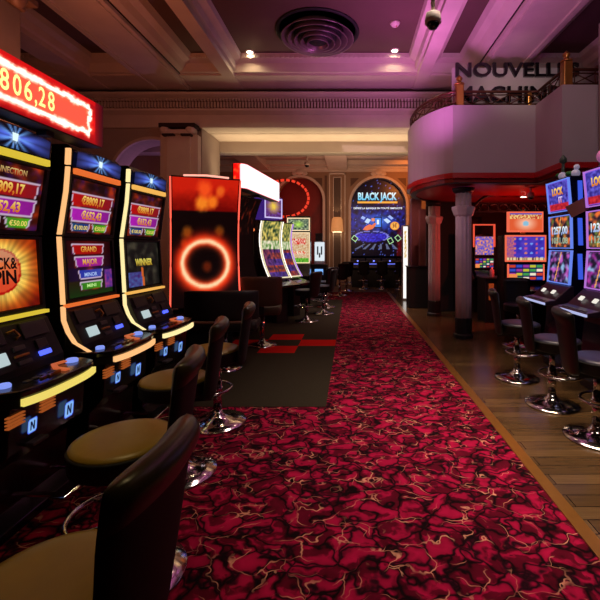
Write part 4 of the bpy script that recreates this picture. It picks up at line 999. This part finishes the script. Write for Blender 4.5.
# ---------------------------------------------------------------- back wall: blackjack screen
def art_bj(u, v):
    n = zig(u*3, v*4, 12)
    c = mixc((0.01, 0.01, 0.06), (0.06, 0.12, 0.5), clamp(1.2-abs(v-0.46)*4)*n*1.5)
    if nz2(u*40, v*60, 7) > 0.55: c = mixc(c, (0.4, 0.5, 1.0), 0.8)
    # glow behind card
    c = mixc(c, (0.3, 0.55, 1.0), 0.7*math.exp(-((u-.5)/.25)**2-((v-.455)/.09)**2))
    # blue gaming table
    e = ((u-.38)/.30)**2+((v-.255)/.07)**2
    if e < 1 and v < 0.30: c = mixc((0.25, 0.25, 0.95), (0.12, 0.08, 0.5), zig(u*6, v*10, 3)*1.3)
    if 0.93 < e < 1.15 and v > .21: c = (0.5, 0.5, 0.85)
    if u > .85 and v < .35: c = mixc(c, (0.5, 0.03, 0.03), 0.6*zig(u*3, v*4, 1)+.2)
    return c
def scr_mask(u, v):
    # arch shape: width 2.2, height 3.1 (from z 1.1)
    x = (u-.5)*2.2; z = v*3.12
    return z < 2.02 or math.hypot(x, z-2.02) < 1.10
PB = plane_P((0.0, YB+0.32, 1.13), (2.2, YB+0.32, 1.13), (0.0, YB+0.32, 4.25))
D_ = 0.105
sh = [(rect(.43, .47, .57, .62), (0.02, 0.05, 0.15)), (rect(.445, .485, .555, .605), (0.25, 0.5, 0.9)), (rect(.48, .52, .52, .58), (0.9, 0.95, 1)),
      ([(.25, .55), (.32, .53), (.37, .58), (.30, .60)], (0.75, 0.85, 1)), ([(.60, .58), (.68, .53), (.74, .56), (.66, .60)], (0.75, 0.85, 1)),
      ([(.18, .60), (.24, .58), (.27, .61), (.21, .63)], (0.6, 0.7, .95)), ([(.68, .62), (.75, .58), (.79, .60), (.72, .64)], (0.6, 0.7, .95)),
      ([(.22, .45), (.30, .44), (.40, .46), (.44, .49), (.47, .53), (.44, .54), (.39, .51), (.34, .52), (.26, .49)], (0.90, 0.45, 0.28)),
      (rect(.38, .56, .44, .60), (0.9, 0.55, 0.4))]
sh += [([(.81+.085*math.cos(a*PI/9), .50+.055*math.sin(a*PI/9)) for a in range(18)], (0.92, 0.58, 0.2)), ([(.81+.065*math.cos(a*PI/9), .50+.042*math.sin(a*PI/9)) for a in range(18)], (0.98, 0.72, 0.35))]
sh = [([(u, v-D_) for u, v in p_], c_) for p_, c_ in sh]+[(rect(.12, .69, .86, .715), (0.95, 0.65, 0.25))]
def card(cx, cy, ang, s=1.0, ring=(0.65, 0.85, 0.6)):
    out = []
    for k_, col in ((1.0, ring), (0.72, (0.03, 0.05, 0.12))):
        pts = []
        for a, b_ in ((-.045, -.05), (.045, -.05), (.045, .05), (-.045, .05)):
            x, y = a*s*k_, b_*s*k_*0.72*(1.0); pts.append((cx+x*math.cos(ang)-y*1.42*math.sin(ang), cy+(x*math.sin(ang)+y*1.42*math.cos(ang))*0.72))
        out.append((pts, col))
    return out
for q in (card(.07, .23, 0.9), card(.73, .20, 0.5), card(.87, .235, 0.7)): sh += q
for q in range(6): sh.append(([(.06+q*.15, .09), (.12+q*.15, .09), (.27+q*.10, .16), (.24+q*.10, .16)], (0.35, 0.38, 0.5)))
t = canvas('blackjack_screen', PB, 2.2, 3.12, art_bj, [('BLACK JACK', .49, .735, .095, .72, (0.85, 0.97, 1.0), .05, (0.35, 0.75, 0.9)), ('DÉFIEZ LA BANQUE EN TOUTE SIMPLICITÉ', .50, .615, .022, .90, (0.95, 0.97, 1), .03), ('5€', .81, .375, .05, .08, (0.5, 0.15, 0.05), .05)], None, 70, 90, mask=scr_mask, shapes=sh, gain=1.1)
tag(t, 'arched BLACK JACK video screen set in the far wall', 'screen')
def bj_terminal(label, x, y):
    t = thing('gaming_terminal', label, 'gaming terminal', (x, y, 0), 0, 'blackjack terminals')
    b = MB(); b.box(-0.22, 0.22, 0, 0.35, 0, 0.7); b.prism([(-0.12, 0.72), (-0.1, 0.78), (0.3, 1.08), (0.36, 1.05), (0.3, 0.68)], 'x', -0.27, 0.27); b.build('body', BLACKM, t, bevel=0.01)
    b = MB(); b.box(-0.2, 0.2, 0.0, 0.01, 0.86, 0.875); b.ball((0.0, -0.0, 0.98), 0.03); b.build('light', glow('terminal_blue', (0.15, 0.2, 1.0), 2.2), t)
    return t
for i, (x, lb) in enumerate(((0.25, 'leftmost'), (0.85, 'second from left'), (1.45, 'second from right'), (2.02, 'rightmost'))):
    bj_terminal('%s of the black play terminals below the BLACK JACK screen' % lb, x, 14.9)
t = thing('wall_sconce', 'glowing half-cylinder sconce on the panel between the two far arches', 'wall lamp', (-0.55, YB-0.12, 2.1))
b = MB(); b.lathe([(0.24, 0), (0.25, 0.03), (0.21, 0.5), (0.16, 0.58)], (0, 0, 0), 16); b.build('shade', mat('sconce_shade', rgb(200, 150, 100), 0.5, emit=(1.0, 0.40, 0.13), es=0.4), t)
b = MB(); b.lathe([(0.0, 0.0), (0.18, -0.01), (0.185, 0.0)], (0, 0, 0), 16); b.build('lamp', glow('sconce_lamp', (1.0, 0.7, 0.4), 5), t)
spot('sconce_beam', (-0.55, YB-0.2, 2.7), (-0.55, YB-0.05, 4.0), 8, (1, 0.6, 0.3), 80)
# ring of red lamps in the left arch
t = thing('lamp_ring', 'ring of small red lamps hanging in the dark red arch', 'lamp ring', (-2.60, YB-0.14, 3.42))
b = MB(); b.tube([(0.92*math.cos(a*PI/16), 0.0, 0.72*math.sin(a*PI/16)) for a in range(32)], 0.03, 6, closed=True); b.build('hoop', BLACKM, t)
b0 = None; rl = glow('red_lamp', (1.0, 0.05, 0.02), 0.9)
for i in range(26):
    a = 2*PI*i/26
    if b0 is None:
        b = MB(); b.box(-0.07, 0.07, -0.05, 0.0, -0.045, 0.045); b0 = b.build('lamp', rl, t); q = b0
    else:
        q = b0.copy(); C.objects.link(q)
    q.location = (0.92*math.cos(a), -0.04, 0.72*math.sin(a)); q.rotation_euler = (0, -a+PI/2, 0)
# warm bulbs glimpsed behind curved sign
pr = None
for i, (px, py, Y, lab) in enumerate(((246, 200, 9.0, 'amber lamp cluster high beside the curved sign'), (252, 218, 9.2, 'amber lamp cluster glowing lower beside the curved machines'), (240, 212, 8.6, 'red lamp cluster close to the red machine edge'))):
    x = (px-351)*Y/400; z = 1.5+(247-py)*Y/400
    t = thing('lamp_cluster', lab, 'lamp', (x, Y, z), 0, 'red lamps behind the curved machines')
    b = MB()
    for j in range(4): b.ball((0.03*(j % 2), 0, -0.09*j), 0.035, 1, 1, 1.0, 8)
    b.build('bulb', glow('bulb_amber', (1.0, 0.22, 0.06), 1.0), t)
    b = MB(); b.tube([(0.015, 0.05, -0.3), (0.015, 0.05, 0.05)], 0.02, 6); b.tube([(0.015, 0.05, -0.3), (0.015, 0.05, -z)], 0.02, 6); b.build('stem', BLACKM, t)
# dark service wall behind the red curved machines
struct(MB().box(-3.0, -2.0, 9.3, 9.4, 0, 2.7).build('wall_screen', BLACKW))

# ================================================================ STOOLS
def back_geo(hwid=0.20, z0=0.50, z1=1.04, th=0.062, roll=0.048, R=0.52, yb=-0.20, lean=0.07):
    """closed padded backrest, curved round the seat"""
    # cross-section loop in (d, z): d = thickness direction (+ = outward/back)
    loop = []
    hh = z1-z0
    for k_ in range(7): a = PI+PI*k_/6; loop.append((th/2*math.cos(a), z0+0.03+0.03*math.sin(a)))     # bottom
    loop.append((th/2, z0+0.3*hh)); loop.append((th/2, z1-0.13)); loop.append((th/2+0.004, z1-0.10))
    for k_ in range(9): a = -0.5+(PI+1.0)*k_/8; loop.append((roll*math.cos(a)+0.006, z1-roll+roll*math.sin(a)))
    loop.append((-th/2-0.002, z1-0.10)); loop.append((-th/2, z1-0.13)); loop.append((-th/2, z0+0.3*hh))
    n = len(loop); m = 18
    b = MB(); rings = []
    for i in range(m+1):
        s_ = -1+2*i/m; e = math.sqrt(max(0.0, 1-abs(s_)**6)); e = max(e, 0.12)
        ring = []
        for (d, z) in loop:
            tz = (z-z0)/hh; wloc = hwid*(0.80+0.20*min(1, tz*1.3)); a = (wloc/R)*s_
            zz = z - (0.018*(abs(s_)**4))*(tz > 0.7)+ (0.03*(abs(s_)**4))*(tz < 0.2)
            rr = R+d*e
            ring.append(b.bm.verts.new((rr*math.sin(a), yb+R-rr*math.cos(a)-lean*tz, zz)))
        rings.append(ring)
    for i in range(m):
        for j in range(n):
            b.mi = 1 if loop[j][1] > z1-0.105 else 0
            b.face([rings[i][j], rings[i][(j+1) % n], rings[i+1][(j+1) % n], rings[i+1][j]], True)
    b.mi = 0; b.face(rings[0][::-1]); b.face(rings[-1]); return b
def make_stool(label, seatm, rollm, backm, group, seat_z=0.645, top=1.015):
    t = thing('casino_stool', label, 'stool', (0, 0, 0), 0, group)
    b = MB(); r = 0.215
    pr_ = [(0.0, seat_z-0.115), (r-0.02, seat_z-0.115), (r, seat_z-0.10), (r, seat_z-0.035), (r+0.006, seat_z-0.028), (r, seat_z-0.02)]
    b.lathe(pr_, (0, 0.03, 0), 36); b.build('seat_side', SUEDE, t)
    b = MB(); b.lathe([(r-0.002, seat_z-0.025), (r-0.004, seat_z-0.012), (r-0.03, seat_z-0.002), (r*0.6, seat_z+0.006), (0, seat_z+0.008)], (0, 0.03, 0), 36); b.build('seat', seatm, t)
    back_geo(z1=top).build('backrest', [backm, rollm], t)
    b = MB(); b.box(-0.06, 0.06, -0.21, 0.03, seat_z-0.16, seat_z-0.115); b.build('back_bracket', BLACKM, t)
    b = MB(); b.tube([(0, 0, 0.07), (0, 0, 0.36)], 0.036, 14); b.tube([(0, 0, 0.34), (0, 0, seat_z-0.12)], 0.025, 14); b.build('pole', CHROME, t)
    b = MB(); b.lathe([(0.235, 0.0), (0.24, 0.006), (0.235, 0.016), (0.15, 0.028), (0.08, 0.05), (0.045, 0.085), (0.036, 0.11)], (0, 0, 0), 40); b.build('base', CHROME, t)
    b = MB(); R_ = 0.185
    b.tube([(R_*math.cos(a*PI/18), 0.07+R_*math.sin(a*PI/18), 0.30) for a in range(36)], 0.011, 8, closed=True); 
    b.build('footrest', CHROME, t)
    b = MB(); b.tube([(0.03, 0, 0.28), (0.13, 0.2, 0.30)], 0.010, 6); b.tube([(-0.03, 0, 0.28), (-0.13, 0.2, 0.30)], 0.010, 6); b.tube([(0, 0, 0.27), (0, 0, 0.31)], 0.045, 12); b.build('footrest_bracket', CHROME, t)
    return t
GL = 'stools of the left slot row'
sA = make_stool('x', LEATHER, LEATHER_D, SUEDE, GL)
placed(sA, (-0.735, 1.02, 0), PI/2-0.02, 'nearest olive-seated stool, its black back filling the lower left foreground', GL)
placed(copy_tree(sA), (-1.00, 1.82, 0), PI/2+0.22, 'olive-seated stool directly behind the nearest one in the left row', GL)
placed(copy_tree(sA), (-1.14, 2.66, 0), PI/2+0.22, 'third stool of the left row, level with the GRAND machine', GL)
placed(copy_tree(sA), (-1.14, 3.42, 0), PI/2+0.22, 'farthest stool of the left row, at the edge of the grey carpet', GL)
GR_ = 'stools of the right slot row'
sR = make_stool('x', SEATP, SUEDE2, SUEDE2, GR_)
placed(sR, (1.90, 4.58, 0), -PI/2-0.28, 'farthest black stool of the right row, nearest the columns', GR_)
placed(copy_tree(sR), (1.91, 3.80, 0), -PI/2-0.26, 'middle black stool of the right row', GR_)
placed(copy_tree(sR), (1.93, 3.14, 0), -PI/2-0.22, 'nearest black stool of the right row, at the photo edge', GR_)
placed(copy_tree(sR), (2.55, 6.1, 0), PI-0.3, 'black stool in front of the orange-framed machine', GR_)
GF = 'dark stools in the far left area'
for (x, y, a, lb) in ((-0.90, 8.1, PI/2-0.5, 'nearest dark stool beside the white-outlined curved machine'), (-0.62, 9.0, PI/2-0.2, 'dark stool with purple sheen at the far end of the grey carpet'), (-0.62, 10.0, PI/2-0.8, 'dark stool in front of the green-topped machine'),
                    (-0.35, 12.4, 0.6, 'small stool near the kiosk at the end of the carpet'), (-0.15, 13.6, 0.2, 'farthest small stool left of the blackjack terminals')):
    placed(copy_tree(sR), (x, y, 0), a, lb, GF)
for (x, lb) in ((0.45, 'left'), (1.1, 'middle'), (1.75, 'right')):
    placed(copy_tree(sR), (x, 14.3, 0), 0, '%s one of the three stools in front of the far BLACK JACK terminals' % lb, GF)
def bench(label, loc, rz, hw, m, top=1.0, seatz=0.60):
    t = thing('double_seat', label, 'bench', loc, rz, 'double seats at the curved machines')
    b = MB()
    def P(u, v):
        a = 2*PI*u; y = -0.22+0.05*math.cos(a)*abs(math.cos(a))**-0.4 if abs(math.cos(a)) > 1e-3 else -0.22
        zc = (0.62+top)/2; zz = zc+(top-0.62)/2*math.copysign(abs(math.sin(a))**0.35, math.sin(a))
        s_ = -1+2*v; e = max(0.2, (1-abs(s_)**10)); x = hw*s_
        return Vector((x, -0.22+(y+0.22)*e-0.0+0.10*s_*s_, zc+(zz-zc)*(0.9+0.1*e)))
    b.grid(P, 24, 16, closed_u=True, cap=True); b.build('backrest', m, t)
    b = MB(); b.box(-hw+0.02, hw-0.02, -0.20, 0.24, seatz-0.12, seatz); b.build('seat', m, t, bevel=0.04)
    b = MB(); b.box(-0.05, 0.05, -0.24, -0.14, seatz-0.1, 0.72); b.build('back_bracket', BLACKM, t)
    b = MB(); b.tube([(0, 0, 0.06), (0, 0, seatz-0.12)], 0.035, 12); b.build('pole', CHROME, t)
    b = MB(); b.lathe([(0.22, 0.0), (0.225, 0.01), (0.15, 0.025), (0.06, 0.05), (0.036, 0.10)], (0, 0, 0), 32); b.build('base', CHROME, t)
    return t
bench('dark double seat in front of the fire ring machine', (-1.57, 4.95, 0), 0.08, 0.44, mat('black_bench', rgb(30, 22, 22), 0.5), 0.98)
bench('brown double seat between the dark bench and the curved machine pedestal', (-1.36, 6.12, 0), 0.12, 0.31, BENCHB, 1.06)
